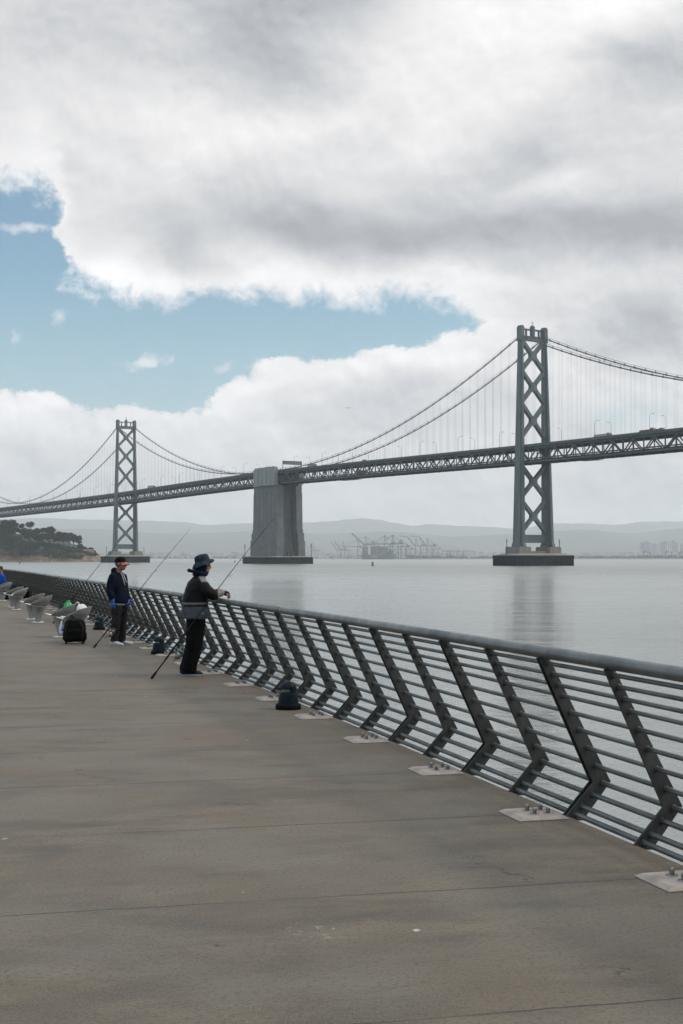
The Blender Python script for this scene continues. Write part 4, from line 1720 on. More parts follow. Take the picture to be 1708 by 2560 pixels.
    for i, (px, Y2, w) in enumerate(((zx(1190), 5400, 30), (zx(1222), 5400, 26), (zx(1252), 5420, 28), (zx(1298), 5400, 24), (zx(1364), 5380, 42), (1617, 5400, 26), (1672, 5400, 24), (1708, 5400, 26))):
        g = at(px, 1395, Y2)
        root = empty('yard_crane', (g.x, Y2, WATER + 3.6))
        tag(root, ['yard gantry crane at the left end of the pale gantry row', 'yard gantry crane, second in the pale gantry row', 'yard gantry crane in the middle of the pale gantry row', 'yard gantry crane, fourth in the pale gantry row',
                   'wide yard gantry crane standing alone left of the near tower', 'dark yard gantry crane left of the hazy office towers', 'dark yard gantry crane below the hazy office towers',
                   'dark yard gantry crane at the right edge of the photo'][i], 'crane', 'yard gantry cranes of the port')
        mm = M_cr if i < 5 else M_crg
        h = 29 if i < 5 else 25
        mb = MB()
        for x in (-w / 2, w / 2):
            for y in (-6, 6):
                mb.bar((x, y, 0), (x, y, h), 1.8, 1.8, (1, 0, 0))
            mb.bar((x, -6, 1), (x, 6, 1), 1.4, 1.4)
        mb.build('legs_frame', mm, root)
        mb = MB()
        for y in (-6, 6):
            mb.bar((-w / 2 - 2, y, h), (w / 2 + 2, y, h), 1.8, 2.2)
        mb.box((-w * 0.3, 0, h + 2.2), (7, 11, 3.0))
        mb.build('girder', mm, root)
    # downtown towers, far off in the haze
    M_off = [mat('office_blue', (0.10, 0.14, 0.17), (0.13, 0.17, 0.20), rough=0.5, scale=0.02), mat('office_pale', (0.40, 0.39, 0.36), (0.34, 0.33, 0.31), rough=0.7, scale=0.02),
             mat('office_grey', (0.18, 0.19, 0.20), (0.22, 0.23, 0.24), rough=0.6, scale=0.02)]
    def wx(z): return 1480 + z / 6.877
    for x0, x1, yt, mi, t in ((835, 868, 395, 2, 'narrow grey office tower at the left end of the hazy downtown'), (890, 990, 378, 0, 'wide blue grey office slab in the hazy downtown'),
                              (992, 1030, 392, 1, 'pale office tower beside the wide blue grey slab'), (1034, 1095, 405, 2, 'grey office block in the middle of the hazy downtown'),
                              (1100, 1160, 415, 1, 'low cream office block in the hazy downtown'), (1164, 1226, 385, 2, 'broad grey office tower left of the tallest pair'),
                              (1236, 1280, 366, 0, 'tallest blue office tower in the hazy downtown'), (1284, 1362, 368, 1, 'pale office tower between two blue ones'),
                              (1366, 1425, 360, 0, 'blue office tower right of the pale one'), (1430, 1470, 395, 2, 'narrow grey tower towards the right edge'), (1530, 1600, 410, 2, 'grey office block at the right edge of the photo')):
        Yc = 9300
        p0, p1 = at(wx(x0), 1395, Yc), at(wx(x1), 1395, Yc)
        h = at(wx(x0), 1300 + yt / 6.877, Yc).z - WATER - 4
        root = empty('office_tower', ((p0.x + p1.x) / 2, Yc, WATER + 4))
        tag(root, t, 'office tower', 'hazy downtown towers')
        mb = MB()
        w = p1.x - p0.x
        mb.box((0, 0, h / 2), (w, 40, h)); mb.box((0, 0, h + 1.5), (w * 0.5, 20, 3.2))
        mb.build('wall', M_off[mi], root)
        mb = MB()
        n = max(2, int(w / 14))
        for k in range(n):
            mb.box((-w / 2 + w * (k + 0.5) / n, -20.1, h * 0.5), (w / n * 0.45, 0.4, h * 0.9))
        mb.build('window_strips', M_off[0] if mi != 0 else M_off[2], root)


build_port()


# ---------------------------------------------------------------- headland with trees
IY = 1850.0


def build_headland():
    def rock(N, tc, c):
        v = tc.outputs['Object']
        g = N.new('ShaderNodeNewGeometry')
        s = N.new('ShaderNodeSeparateXYZ'); N.link(g.outputs['Normal'], s.inputs[0])
        crag = N.noise(N.vm('MULTIPLY', v, (1, 1, 0.5)), 0.16, 7.0, 0.68)
        c = N.mix(N.smooth(crag, 0.40, 0.62), c, (0.085, 0.060, 0.038, 1))
        c = N.mix(N.smooth(N.noise(v, 0.05, 5.0, 0.6), 0.60, 0.70, 0.0, 0.7), c, (0.26, 0.185, 0.095, 1))
        ps = N.new('ShaderNodeSeparateXYZ'); N.link(v, ps.inputs[0])
        veg = N.smooth(N.add(N.add(N.noise(v, 0.05, 6.0, 0.62), N.mul(s.outputs[2], 0.08)), N.mul(ps.outputs[2], 0.011)), 0.62, 0.70)
        return N.mix(veg, c, (0.012, 0.024, 0.016, 1))
    m = mat('headland_ground', (0.185, 0.128, 0.076), (0.110, 0.078, 0.048), rough=0.95, scale=0.08, detail=8, extra=rock)
    # outline of the ground along the shore, from the left edge to the tip (zoom pixel x -> crest height)
    def hx(z): return at(z / 6.03, 1400, IY).x
    def hz(z): return at(0, 1290 + z / 6.03, IY).z
    crest = [(-1400, 190), (-600, 215), (-200, 250), (0, 280), (150, 310), (300, 350), (400, 392), (560, 412), (760, 415), (900, 432), (1020, 470), (1160, 490), (1270, 530), (1390, 560), (1450, 590), (1500, 630), (1530, 668), (1560, 690)]

    def cr(z):
        for (a, ya), (b, yb) in zip(crest, crest[1:]):
            if z <= b: return ya + (yb - ya) * (z - a) / (b - a)
        return crest[-1][1]
    mb = MB(); mb.sm = True
    nx, ny = 300, 34
    rows = []
    for j in range(ny + 1):
        t = j / ny
        row = []
        for i in range(nx + 1):
            z = -1400 + 2950 * i / nx
            x = hx(z)
            h = hz(cr(z)) - WATER
            tip = max(0.0, (1550 - z) / 2950)
            y = IY - 55 + t * (60 + 420 * min(1, tip * 2.2))
            k = min(1.0, t / 0.42)
            up = 1 - (1 - k) ** 2.0
            up = 0.55 * min(1, k * 2.6) + 0.45 * up if k < 1 else 1.0
            n1 = mnoise.fractal(Vector((x * 0.035, y * 0.035, 1)), 1.0, 2.1, 5)
            n2 = mnoise.fractal(Vector((x * 0.16, y * 0.16, h * up * 0.1)), 1.0, 2.1, 4)
            zz = h * up + (n1 * 5.0 + n2 * 1.6) * min(1, k * 4) * (1 - 0.75 * (k >= 1)) * min(1.0, h / 14)
            if j == 0: zz = -1.5
            if t > 0.9: zz = h * (1 - (t - 0.9) * 10) - 1
            y += 5 * n1 * (1 - t)
            row.append(mb.vert((x, y, WATER + max(zz, -1.5))))
        rows.append(row)
    for j in range(ny):
        for i in range(nx):
            mb.face([rows[j][i], rows[j][i + 1], rows[j + 1][i + 1], rows[j + 1][i]])
    tag(mb.build('headland', m), kind='structure')

    M_trunk = mat('tree_bark', (0.060, 0.050, 0.042), (0.085, 0.072, 0.060), rough=0.9, scale=0.8)
    M_leaf = mat('cypress_leaves', (0.006, 0.022, 0.013), (0.018, 0.040, 0.018), rough=0.85, scale=0.35, detail=4, lo=0.42, hi=0.60)
    M_leaf2 = mat('eucalyptus_leaves', (0.008, 0.024, 0.016), (0.022, 0.044, 0.023), rough=0.85, scale=0.3, detail=4, lo=0.42, hi=0.60)
    M_scrub = mat('scrub_leaves', (0.007, 0.024, 0.014), (0.026, 0.040, 0.018), rough=0.9, scale=0.12, detail=5)

    def leaves(mb, c, r, n, size, rr):
        for _ in range(n):
            while True:
                q = Vector((rr.uniform(-1.3, 1.3), rr.uniform(-1.3, 1.3), rr.uniform(-1.3, 1.3)))
                if 0.25 < q.length < (1.28 if rr.random() < 0.2 else 1.0): break
            p = Vector(c) + Vector((q.x * r[0], q.y * r[1], q.z * r[2]))
            a = Vector((rr.gauss(0, 1), rr.gauss(0, 1), rr.gauss(0, 0.7))).normalized()
            b = a.orthogonal().normalized()
            b.rotate(Matrix.Rotation(rr.uniform(0, 6.28), 3, a))
            cc = a.cross(b)
            s = size * rr.uniform(0.6, 1.3)
            mb.quad(p - b * s - cc * s * .6, p + b * s - cc * s * .5, p + b * s * .7 + cc * s * .6, p - b * s * .8 + cc * s * .5)

    def tree(zx_, ybase, ytop, zw, text, group=None, Yo=0.0, leaf=None, seed=1, bare=0.34, flat=0.75):
        rr = random.Random(seed)
        Y = IY + Yo
        b = at(zx_ / 6.03, 1290 + ybase / 6.03, Y)
        H = at(zx_ / 6.03, 1290 + ytop / 6.03, Y).z - b.z
        W = zw / 6.03 / F * Y
        root = empty('tree', b)
        tag(root, text, 'tree', group)
        mb = MB()
        lean = rr.uniform(-0.06, 0.06) * H
        fork = Vector((lean, 0, H * bare))
        mb.path([(0, 0, -2), (lean * 0.4, 0, H * bare * 0.5), fork], [0.65, 0.5, 0.42], 7)
        cl = []
        n = 11
        for k in range(n):
            a = 2 * math.pi * k / n + rr.uniform(-0.3, 0.3)
            rad = W * 0.5 * rr.uniform(0.30, 0.92)
            top = Vector((lean + math.cos(a) * rad, math.sin(a) * rad * 0.8, H * (rr.uniform(bare + 0.20, 0.90) - 0.10 * rad / (W * 0.5))))
            mid = fork.lerp(top, 0.55) + Vector((0, 0, -0.04 * H))
            mb.path([fork, mid, top], [0.30, 0.2, 0.08], 5)
            cl.append((top, W * rr.uniform(0.11, 0.21)))
        mb.path([fork, (lean, 0, H * 0.72)], [0.34, 0.12], 5)
        cl.append((Vector((lean, 0, H * 0.86)), W * 0.25)); cl.append((Vector((lean * 1.1, 0, H * (bare + 0.42))), W * 0.3))
        cl.append((Vector((lean + W * .12, 0, H * 0.92)), W * 0.15))
        mb.build('trunk', M_trunk, root)
        mb = MB()
        for c, r in cl:
            leaves(mb, c, (r * 1.12, r, r * flat), int(110 + r * 75), 0.60, rr)
        mb.build('crown', leaf or M_leaf, root)

    G = 'cypress trees on the headland ridge'
    T = [(40, 330, 75, 300, 'broad dark tree mass at the left edge of the headland', -8, M_leaf2), (185, 340, 62, 230, 'tall dark tree under the end of the bridge deck shadowing the headland', 6, M_leaf2),
         (310, 360, 110, 130, 'slim tree with thin top between two tall headland trees', -4, M_leaf2),
         (430, 395, 90, 215, 'tallest ragged crowned tree on the middle of the headland', 0, M_leaf2), (540, 405, 185, 150, 'rounded tree right of the tallest headland tree', 8, M_leaf),
         (650, 412, 180, 175, 'dark tree beside the pink house on the headland', -24, M_leaf), (745, 415, 165, 210, 'wide spreading tree above the pink house gable', 4, M_leaf),
         (880, 440, 245, 185, 'left tree of the umbrella shaped clump on the ridge', 0, M_leaf), (965, 455, 255, 200, 'second tree of the umbrella shaped clump on the ridge', 6, M_leaf),
         (1045, 470, 258, 190, 'third tree of the umbrella shaped clump with open trunks', -3, M_leaf), (1110, 480, 278, 140, 'right tree of the umbrella shaped clump leaning over the gap', 3, M_leaf),
         (1200, 495, 292, 125, 'lone tree standing at the right end of the ridge', 0, M_leaf), (1215, 520, 425, 95, 'small bushy tree under the lone ridge tree', -10, M_leaf),
         (1370, 560, 488, 120, 'low domed tree behind the white cottage at the tip', 4, M_leaf), (1330, 600, 552, 70, 'small bush like tree in front of the white cottage', -22, M_leaf),
         (1425, 620, 560, 70, 'small tree right of the white cottage near the tip', -14, M_leaf), (1265, 530, 470, 60, 'small tree between the lone tree and the cottage', 0, M_leaf)]
    for i, (x, yb, ytp, w, txt, yo, lf) in enumerate(T):
        small = (yb - ytp) < 110
        tree(x, yb + 6, ytp, w, txt, G, yo, lf, 20 + i, 0.10 if small else (0.34 if x > 820 else 0.10), 0.72)
    # wood and scrub over the slope: one mass
    rr = random.Random(3)
    mb = MB()
    for i in range(1700):
        z = rr.uniform(-500, 1440)
        h0 = hz(cr(z))
        if rr.random() < 0.55 and z < 520:
            t = rr.uniform(0.25, 1.0); size = rr.uniform(2.2, 5.5)
            lift = 9 * max(0.0, 1 - max(0, z) / 420) * rr.random() * 1.6
        else:
            t = rr.uniform(0.42, 1.0) ** 0.7 if rr.random() < 0.8 else rr.uniform(0.1, 0.5); size = rr.uniform(0.9, 2.6); lift = 0
        zz = WATER + (h0 - WATER) * (0.22 + 0.76 * t)
        y = IY - 52 + 30 * t + lift
        if mnoise.noise(Vector((z * 0.010, t * 2.0, 4))) < -0.02 and t < 0.80 and z > 150: continue
        if t < 0.5 and z < 700 and rr.random() < 0.6: continue
        leaves(mb, (hx(z), y, zz + size * 0.3 + lift), (size * 1.3, size, size * 0.8), int(14 + size * 9), 0.6, rr)
    tag(mb.build('hillside_scrub', M_scrub), 'dark green scrub and wood covering the headland slope', 'scrub', kind='stuff')
    # buildings
    M_wall = mat('cottage_wall', (0.42, 0.41, 0.39), (0.36, 0.35, 0.33), rough=0.8, scale=0.3)
    M_roof = mat('cottage_roof', (0.15, 0.085, 0.062), (0.12, 0.07, 0.052), rough=0.8, scale=0.4)
    M_pink = mat('house_pink', (0.13, 0.088, 0.072), (0.16, 0.11, 0.09), rough=0.8, scale=0.3)
    M_win = mat('house_window', (0.03, 0.035, 0.04), (0.04, 0.045, 0.05), rough=0.2)
    def house(z, yb, w, h, d, text, wall, roof_m, yo, rz=0.0):
        p = at(z / 6.03, 1290 + yb / 6.03, IY + yo)
        root = empty('house', p, rz)
        tag(root, text, 'house')
        mb = MB(); mb.box((0, 0, h / 2 - 2), (w, d, h + 4)); mb.build('wall', wall, root)
        mb = MB(); mb.prism([(-d / 2 - .5, 0), (d / 2 + .5, 0), (0, d * 0.32)], (0, 0, h + 0.02), (0, 1, 0), (0, 0, 1), (1, 0, 0), w + 1.0); mb.build('roof', roof_m, root)
        for k in range(3):
            MB().box((-w * 0.33 + w * 0.33 * k, -d / 2 - 0.03, h * 0.55), (w * 0.12, 0.1, h * 0.4)).build('window', M_win, root)
    house(1335, 580, 14, 4.5, 8, 'white cottage with a reddish roof at the tip of the headland', M_wall, M_roof, -16, 0.15)
    house(600, 404, 6, 3, 6, 'pink house half hidden under the dark trees', M_pink, M_roof, -14, 0.1)
    house(758, 414, 5, 4.5, 5, 'tall pink gabled house at the clearing beside the umbrella trees', M_pink, M_roof, -12, -0.2)
    # pale landing at the waterline
    mb = MB(); p = at(645 / 6.03, 1402, IY - 58)
    mb.box((0, 0, 0.9), (24, 5, 1.6)); mb.box((-4, 0, 2.0), (8, 3, 0.8))
    o = mb.build('landing', mat('landing_concrete', (0.34, 0.30, 0.25), (0.28, 0.25, 0.21), rough=0.85, scale=0.3))
    o.location = (p.x, p.y, WATER)
    tag(o, 'low pale landing stage at the foot of the headland cliff', 'jetty')


build_headland()


# ---------------------------------------------------------------- buoys and birds
def build_buoys():
    M_g = mat('buoy_green', (0.010, 0.16, 0.115), (0.016, 0.19, 0.14), rough=0.5)
    M_k = mat('buoy_dark', (0.02, 0.028, 0.03), (0.03, 0.036, 0.038), rough=0.6)
    M_lt = mat('buoy_lantern', (0.3, 0.3, 0.3), rough=0.4)
    p = at(931.7, 1415.5, 1.0); k = (CH - WATER) / (CH - p.z); Y = k
    g = at(931.7, 1415.5, Y)
    root = empty('can_buoy', (g.x, Y, WATER))
    tag(root, 'bright green can buoy with a dark band floating between the anchorage and the near tower', 'buoy', 'channel buoys')
    MB().lathe([(0.0001, -1), (0.70, -1), (0.76, 0.2), (0.74, 1.4), (0.62, 1.42), (0.0001, 1.43)], 20).build('float', M_g, root)
    mb = MB(); mb.lathe([(0.56, 1.43), (0.56, 2.5), (0.0001, 2.51)], 20); mb.build('cage', M_k, root)
    mb = MB(); mb.lathe([(0.60, 2.51), (0.60, 2.85), (0.0001, 2.86)], 20); mb.build('cap', M_g, root)
    for (px, py, h, txt) in ((49.5, 1409.6, 2.5, 'small dark buoy floating in front of the wooded headland'), (587.3, 1406.4, 3.0, 'small dark conical buoy left of the anchorage fender'), (833, 1400.0, 3.6, 'tiny dark buoy on the far water right of the anchorage')):
        q = at(px, py, 1.0); Y = (CH - WATER) / (CH - q.z)
        g = at(px, py, Y)
        root = empty('buoy', (g.x, Y, WATER))
        tag(root, txt, 'buoy', 'channel buoys')
        k = h / 2.5
        MB().lathe([(0.0001, -0.6), (0.75 * k, -0.5), (0.8 * k, 0.35), (0.0001, 0.4)], 16).build('float', M_k, root)
        mb = MB()
        for a in range(4):
            t = a * math.pi / 2
            mb.bar((0.6 * k * math.cos(t), 0.6 * k * math.sin(t), 0.3), (0.22 * k * math.cos(t), 0.22 * k * math.sin(t), 1.9 * k), 0.16 * k, 0.16 * k)
        mb.lathe([(0.55 * k, 0.7 * k), (0.26 * k, 1.8 * k)], 8)
        mb.build('cage', M_k, root)
        MB().lathe([(0.22 * k, 1.9 * k), (0.22 * k, 2.4 * k), (0.0001, 2.5 * k)], 10).build('lantern', M_k, root)


build_buoys()


def build_birds():
    M_bird = mat('gull_feathers', (0.16, 0.16, 0.165), (0.06, 0.06, 0.065), rough=0.7, scale=4)
    for px, py, Y, s, txt in ((869.5, 1020, 330, 1.0, 'small gull gliding in the sky above the anchorage'), (1143, 980.5, 520, 0.8, 'tiny distant bird between the hanger ropes left of the near tower')):
        p = at(px, py, Y)
        mb = MB()
        body = []
        for x, r in ((-0.30, 0.01), (-0.18, 0.05), (0.0, 0.075), (0.16, 0.055), (0.24, 0.04), (0.30, 0.015)):
            body.append([Vector((x, r * math.cos(k * math.pi / 4), r * math.sin(k * math.pi / 4))) for k in range(8)])
        mb.rings(body)
        for sy in (-1, 1):
            L = [(0.10, 0.05, 0.02, 0.17), (0.14, 0.32, 0.13, 0.15), (0.06, 0.55, 0.06, 0.10), (-0.06, 0.82, -0.06, 0.02)]
            up = [[Vector((x, sy * y, z + 0.012)), Vector((x - c, sy * y, z + 0.004)), Vector((x - c, sy * y, z - 0.004)), Vector((x, sy * y, z - 0.012))] for x, y, z, c in L]
            mb.rings(up)
        mb.prism([(-0.28, -0.03), (-0.42, -0.07), (-0.42, 0.07), (-0.28, 0.03)], (0, 0, 0), (1, 0, 0), (0, 1, 0), (0, 0, 1), 0.015)
        o = mb.build('gull', M_bird)
        o.location = p
        o.scale = (s * 1.5,) * 3
        o.rotation_euler = (R(-8), R(-6), R(100))
        tag(o, txt, 'bird')


build_birds()
# ---------------------------------------------------------------- people
V = Vector


def ell(c, rx, ry, z, n=22, p=2.4, rot=0.0):
    """horizontal super-ellipse ring"""
    out = []
    for k in range(n):
        t = 2 * math.pi * k / n
        ct, st = math.cos(t), math.sin(t)
        x = rx * math.copysign(abs(ct) ** (2 / p), ct)
        y = ry * math.copysign(abs(st) ** (2 / p), st)
        out.append(V((c[0] + x * math.cos(rot) - y * math.sin(rot), c[1] + x * math.sin(rot) + y * math.cos(rot), z)))
    return out


def torso(mb, rows, yaw=0.0):
    mb.rings([ell((r[1], r[4] if len(r) > 4 else 0.0), r[2], r[3], r[0], rot=yaw) for r in rows])


def head_shape(mb, c, yaw=0.0, k=1.0):
    """skull, jaw, nose, brow, lips, ears around centre c (eye level)"""
    m = Matrix.Rotation(yaw, 3, 'Z')
    c = V(c)
    def P(x, y, z): return c + m @ V((x * k, y * k, z * k))
    mb.ball(P(-0.008, 0, 0.028), (0.100 * k, 0.077 * k, 0.094 * k), 18, m)
    mb.ball(P(0.022, 0, -0.045), (0.068 * k, 0.060 * k, 0.075 * k), 16, m)
    mb.ball(P(0.060, 0, -0.090), (0.026 * k, 0.032 * k, 0.024 * k), 12, m)
    mb.path([P(0.088, 0, 0.012), P(0.104, 0, -0.018), P(0.112, 0, -0.034), P(0.094, 0, -0.044)], [0.010 * k, 0.013 * k, 0.016 * k, 0.010 * k], 8)
    mb.ball(P(0.098, 0.012, -0.036), 0.010 * k, 8); mb.ball(P(0.098, -0.012, -0.036), 0.010 * k, 8)
    mb.path([P(0.074, -0.050, 0.022), P(0.094, 0, 0.022), P(0.074, 0.050, 0.022)], 0.011 * k, 8)
    mb.path([P(0.074, -0.026, -0.066), P(0.092, 0, -0.065), P(0.074, 0.026, -0.066)], 0.009 * k, 8)
    mb.path([P(0.072, -0.022, -0.078), P(0.088, 0, -0.079), P(0.072, 0.022, -0.078)], 0.009 * k, 8)
    for s in (-1, 1):
        mb.ball(P(0.062, s * 0.044, -0.025), (0.022 * k, 0.020 * k, 0.022 * k), 10, m)
        mb.ball(P(-0.010, s * 0.080, -0.006), (0.020 * k, 0.010 * k, 0.032 * k), 10, m)
    return P


def hand(mb, w, d, n, k=1.0, curl=0.5, thumb=1.0, spread=0.018):
    """palm and five separate curled fingers. w wrist, d direction of the hand, n back-of-hand normal"""
    w, d, n = V(w), V(d).normalized(), V(n).normalized()
    s = d.cross(n).normalized()
    n = s.cross(d).normalized()
    def P(a, b, c): return w + d * (a * k) + s * (b * k) + n * (c * k)
    mb.path([P(-0.02, 0, 0), P(0.02, 0, 0), P(0.055, 0, 0), P(0.085, 0, 0)], [(0.026 * k, 0.022 * k), (0.034 * k, 0.020 * k), (0.040 * k, 0.018 * k), (0.040 * k, 0.014 * k)], 12)
    for i, (b, L) in enumerate(((-0.030, 0.062), (-0.010, 0.074), (0.010, 0.078), (0.030, 0.066))):
        a0 = 0.085
        pts = [P(a0 - 0.02, b, 0)]
        ang, x, z = 0.25 * curl, a0, 0.0
        pts.append(P(x, b * 1.05, z))
        for j, f in enumerate((0.45, 0.32, 0.23)):
            ang += curl * (0.9 + 0.1 * i * 0.3)
            x += L * f * math.cos(ang); z -= L * f * math.sin(ang)
            pts.append(P(x, b * 1.08, z))
        mb.path(pts, [0.0105 * k, 0.0105 * k, 0.0098 * k, 0.009 * k, 0.0075 * k], 8)
    mb.path([P(0.02, thumb * 0.028, -0.004), P(0.045, thumb * 0.052, -0.016), P(0.070, thumb * 0.054, -0.030), P(0.092, thumb * 0.042, -0.042)], [0.014 * k, 0.0125 * k, 0.011 * k, 0.009 * k], 8)


def skin_mat(name, a, b):
    return mat(name, a, b, rough=0.55, scale=14, detail=4)


def cloth(name, a, b=None, rough=0.85, scale=7.0, bump=0.003, bscale=30):
    return mat(name, a, b, rough=rough, scale=scale, detail=6, bump=bump, bscale=bscale, spec=0.06)


def shoe(mb, x0, y, L=0.29, yaw=0.0, toe=1.0):
    """trainer pointing +x, heel at x0"""
    m = Matrix.Rotation(yaw, 3, 'Z')
    def ring(x, hw, z0, z1):
        out = []
        for k in range(12):
            t = 2 * math.pi * k / 12
            q = V((x, hw * math.cos(t), (z0 + z1) / 2 + (z1 - z0) / 2 * math.sin(t)))
            out.append(V((x0, y, 0)) + m @ q)
        return out
    mb.rings([ring(0.0, 0.025, 0.03, 0.075), ring(0.02, 0.036, 0.012, 0.105), ring(0.07, 0.038, 0.010, 0.115), ring(0.12, 0.040, 0.010, 0.100),
              ring(0.18, 0.046, 0.010, 0.075), ring(0.24, 0.047, 0.010, 0.060), ring(L - 0.015, 0.036, 0.014, 0.048), ring(L, 0.015, 0.022, 0.036)])


def sole(mb, x0, y, L=0.29, yaw=0.0):
    m = Matrix.Rotation(yaw, 3, 'Z')
    out = [(0, -0.030), (0.08, -0.036), (0.16, -0.046), (0.24, -0.048), (L, -0.020), (L + 0.004, 0.0), (L, 0.020), (0.24, 0.048), (0.16, 0.046), (0.08, 0.036), (0, 0.030), (-0.008, 0)]
    mb.rings([[V((x0, y, z)) + m @ V((p[0] * k, p[1] * k, 0)) for p in out] for z, k in ((0.001, 0.98), (0.012, 1.02), (0.026, 1.0))], smooth=False)


def build_angler():
    """man leaning on the handrail"""
    root_loc, rz = (-2.10, 18.78, 0.0), R(13)
    M_skin = skin_mat('tan_skin', (0.26, 0.15, 0.105), (0.22, 0.12, 0.085))
    M_up = cloth('brown_black_shell', (0.0075, 0.0078, 0.0090), (0.0135, 0.0135, 0.0150), 0.6)
    M_band = cloth('grey_blue_panel', (0.045, 0.055, 0.064), (0.070, 0.080, 0.088), 0.7)
    M_yoke = cloth('grey_yoke', (0.125, 0.130, 0.135), (0.155, 0.160, 0.162), 0.75)
    M_cuff = cloth('beige_cuff', (0.205, 0.190, 0.170), (0.165, 0.152, 0.135), 0.8)
    M_dk = cloth('black_trousers', (0.0035, 0.0035, 0.004), (0.006, 0.006, 0.0065))
    M_blue = cloth('navy_gaiter', (0.005, 0.010, 0.019), (0.008, 0.015, 0.027))
    M_hat = cloth('blue_hat_cotton', (0.013, 0.024, 0.034), (0.030, 0.044, 0.054), 0.9, 9)
    M_shoe = cloth('dark_shoe', (0.010, 0.016, 0.024), (0.016, 0.022, 0.030), 0.7)
    M_sole = mat('pale_sole', (0.30, 0.34, 0.36), (0.24, 0.27, 0.29), rough=0.7)
    M_glove = cloth('black_glove', (0.010, 0.011, 0.014), (0.016, 0.017, 0.020), 0.7)
    M_lens = mat('sunglass_lens', (0.010, 0.012, 0.013), rough=0.08)
    M_gold = mat('sunglass_frame', (0.35, 0.30, 0.20), rough=0.3, metal=0.7)
    # body: one continuous surface
    mb = MB()
    HC = (0.168, 0.0, 1.528)
    P = head_shape(mb, HC, R(-6))
    mb.path([(0.105, 0, 1.28), (0.125, 0, 1.37), (0.150, 0, 1.45)], [0.062, 0.056, 0.056], 12)
    torso(mb, [(0.80, 0.06, 0.105, 0.155), (0.95, 0.055, 0.105, 0.150), (1.10, 0.07, 0.115, 0.165), (1.25, 0.09, 0.105, 0.180), (1.33, 0.10, 0.07, 0.13)])
    WR, WL = V((0.452, -0.115, 1.150)), V((0.470, 0.080, 1.140))
    for sy, W, El in ((-1, WR, V((0.275, -0.235, 1.118))), (1, WL, V((0.275, 0.235, 1.118)))):
        mb.path([(0.105, sy * 0.14, 1.29), (0.135, sy * 0.195, 1.25), El, W], [0.055, 0.052, 0.042, 0.029], 12)
    hand(mb, WR, (0.9, 0.35, -0.35), (0.25, 0.0, 1.0), 0.95, 0.75, 1.0)
    hand(mb, WL, (0.85, -0.50, -0.20), (0.2, 0.0, 1.0), 0.95, 0.75, -1.0)
    for sy in (-1, 1):
        mb.path([(0.06, sy * 0.085, 0.84), (0.065, sy * 0.095, 0.65), (0.045, sy * 0.10, 0.46), (0.0, sy * 0.10, 0.25), (-0.045, sy * 0.10, 0.07)], [0.085, 0.078, 0.055, 0.050, 0.036], 12)
        mb.ball((0.02, sy * 0.103, 0.05), (0.09, 0.026, 0.022), 10)
    body = remeshed(mb, 'person', M_skin, 0.0065, smooth=3)
    body.location = root_loc
    body.rotation_euler = (0, 0, rz)
    tag(body, 'person in a blue bucket hat and dark jacket leaning both arms on the handrail', 'person')
    # trousers
    mb = MB()
    mb.ball((0.065, 0, 0.86), (0.135, 0.18, 0.12), 16)
    for sy in (-1, 1):
        mb.path([(0.07, sy * 0.085, 0.88), (0.073, sy * 0.095, 0.72), (0.06, sy * 0.105, 0.52), (0.030, sy * 0.105, 0.34), (-0.012, sy * 0.105, 0.18), (-0.035, sy * 0.105, 0.060)],
                [(0.125, 0.115), (0.128, 0.108), (0.113, 0.098), (0.106, 0.092), (0.104, 0.090), (0.110, 0.092)], 16)
    remeshed(mb, 'trousers', M_dk, 0.010, body, 4, 0.007, 9)
    for sy in (-1, 1):
        mb = MB(); shoe(mb, -0.135, sy * 0.105 - 0.0, 0.30, R(-3 * sy)); sh = mb.build('shoe', M_shoe, body)
        mb = MB(); sole(mb, -0.135, sy * 0.105, 0.30, R(-3 * sy)); mb.build('sole', M_sole, sh)
    # jacket
    mb = MB()
    torso(mb, [(0.785, 0.075, 0.190, 0.225), (0.80, 0.072, 0.203, 0.240), (0.90, 0.066, 0.200, 0.238), (0.985, 0.062, 0.182, 0.225), (1.01, 0.062, 0.176, 0.222), (1.10, 0.070, 0.172, 0.228),
               (1.20, 0.084, 0.160, 0.232), (1.28, 0.096, 0.138, 0.212), (1.335, 0.106, 0.105, 0.160), (1.375, 0.116, 0.080, 0.100), (1.405, 0.122, 0.074, 0.084)])
    for sy, W in ((-1, WR), (1, WL)):
        q = W - V((0.035, -sy * 0.02, -0.002))
        mb.path([(0.095, sy * 0.125, 1.295), (0.140, sy * 0.205, 1.245), (0.215, sy * 0.250, 1.165), (0.285, sy * 0.238, 1.122), (0.345, sy * 0.195, 1.135), (q.x, q.y, q.z)],
                [0.090, 0.092, 0.086, 0.078, 0.066, 0.055], 16)

    def pick(c):
        if c.x > 0.345 and c.z > 1.05: return 3
        if abs(c.y) < 0.30 and c.z < 0.995 + 0.0: return 1
        if 0.993 <= c.z < 1.014: return 2
        if 0.965 <= c.z < 0.985: return 0
        if c.z > 1.275 and c.x > 0.085 + (1.40 - c.z) * 0.3 and c.x - (1.39 - c.z) * 0.9 > 0.02 and c.z > 1.30: return 2
        return 0

    def pick2(c):
        k = pick(c)
        if k == 1 and 0.955 <= c.z < 0.985: return 0
        return k
    remeshed(mb, 'jacket', [M_up, M_band, M_yoke, M_cuff], 0.0085, body, 4, 0.010, 9, pick2)
    for sy, W in ((-1, WR), (1, WL)):
        mb = MB()
        mb.path([W - V((0.03, 0, 0)), W + V((0.02, -sy * 0.01, -0.004)), W + V((0.062, -sy * 0.026, -0.020))], [(0.036, 0.032), (0.044, 0.032), (0.048, 0.029)], 14)
        remeshed(mb, 'glove', M_glove, 0.007, body, 2)
    # neck gaiter with the fold at the back
    mb = MB()
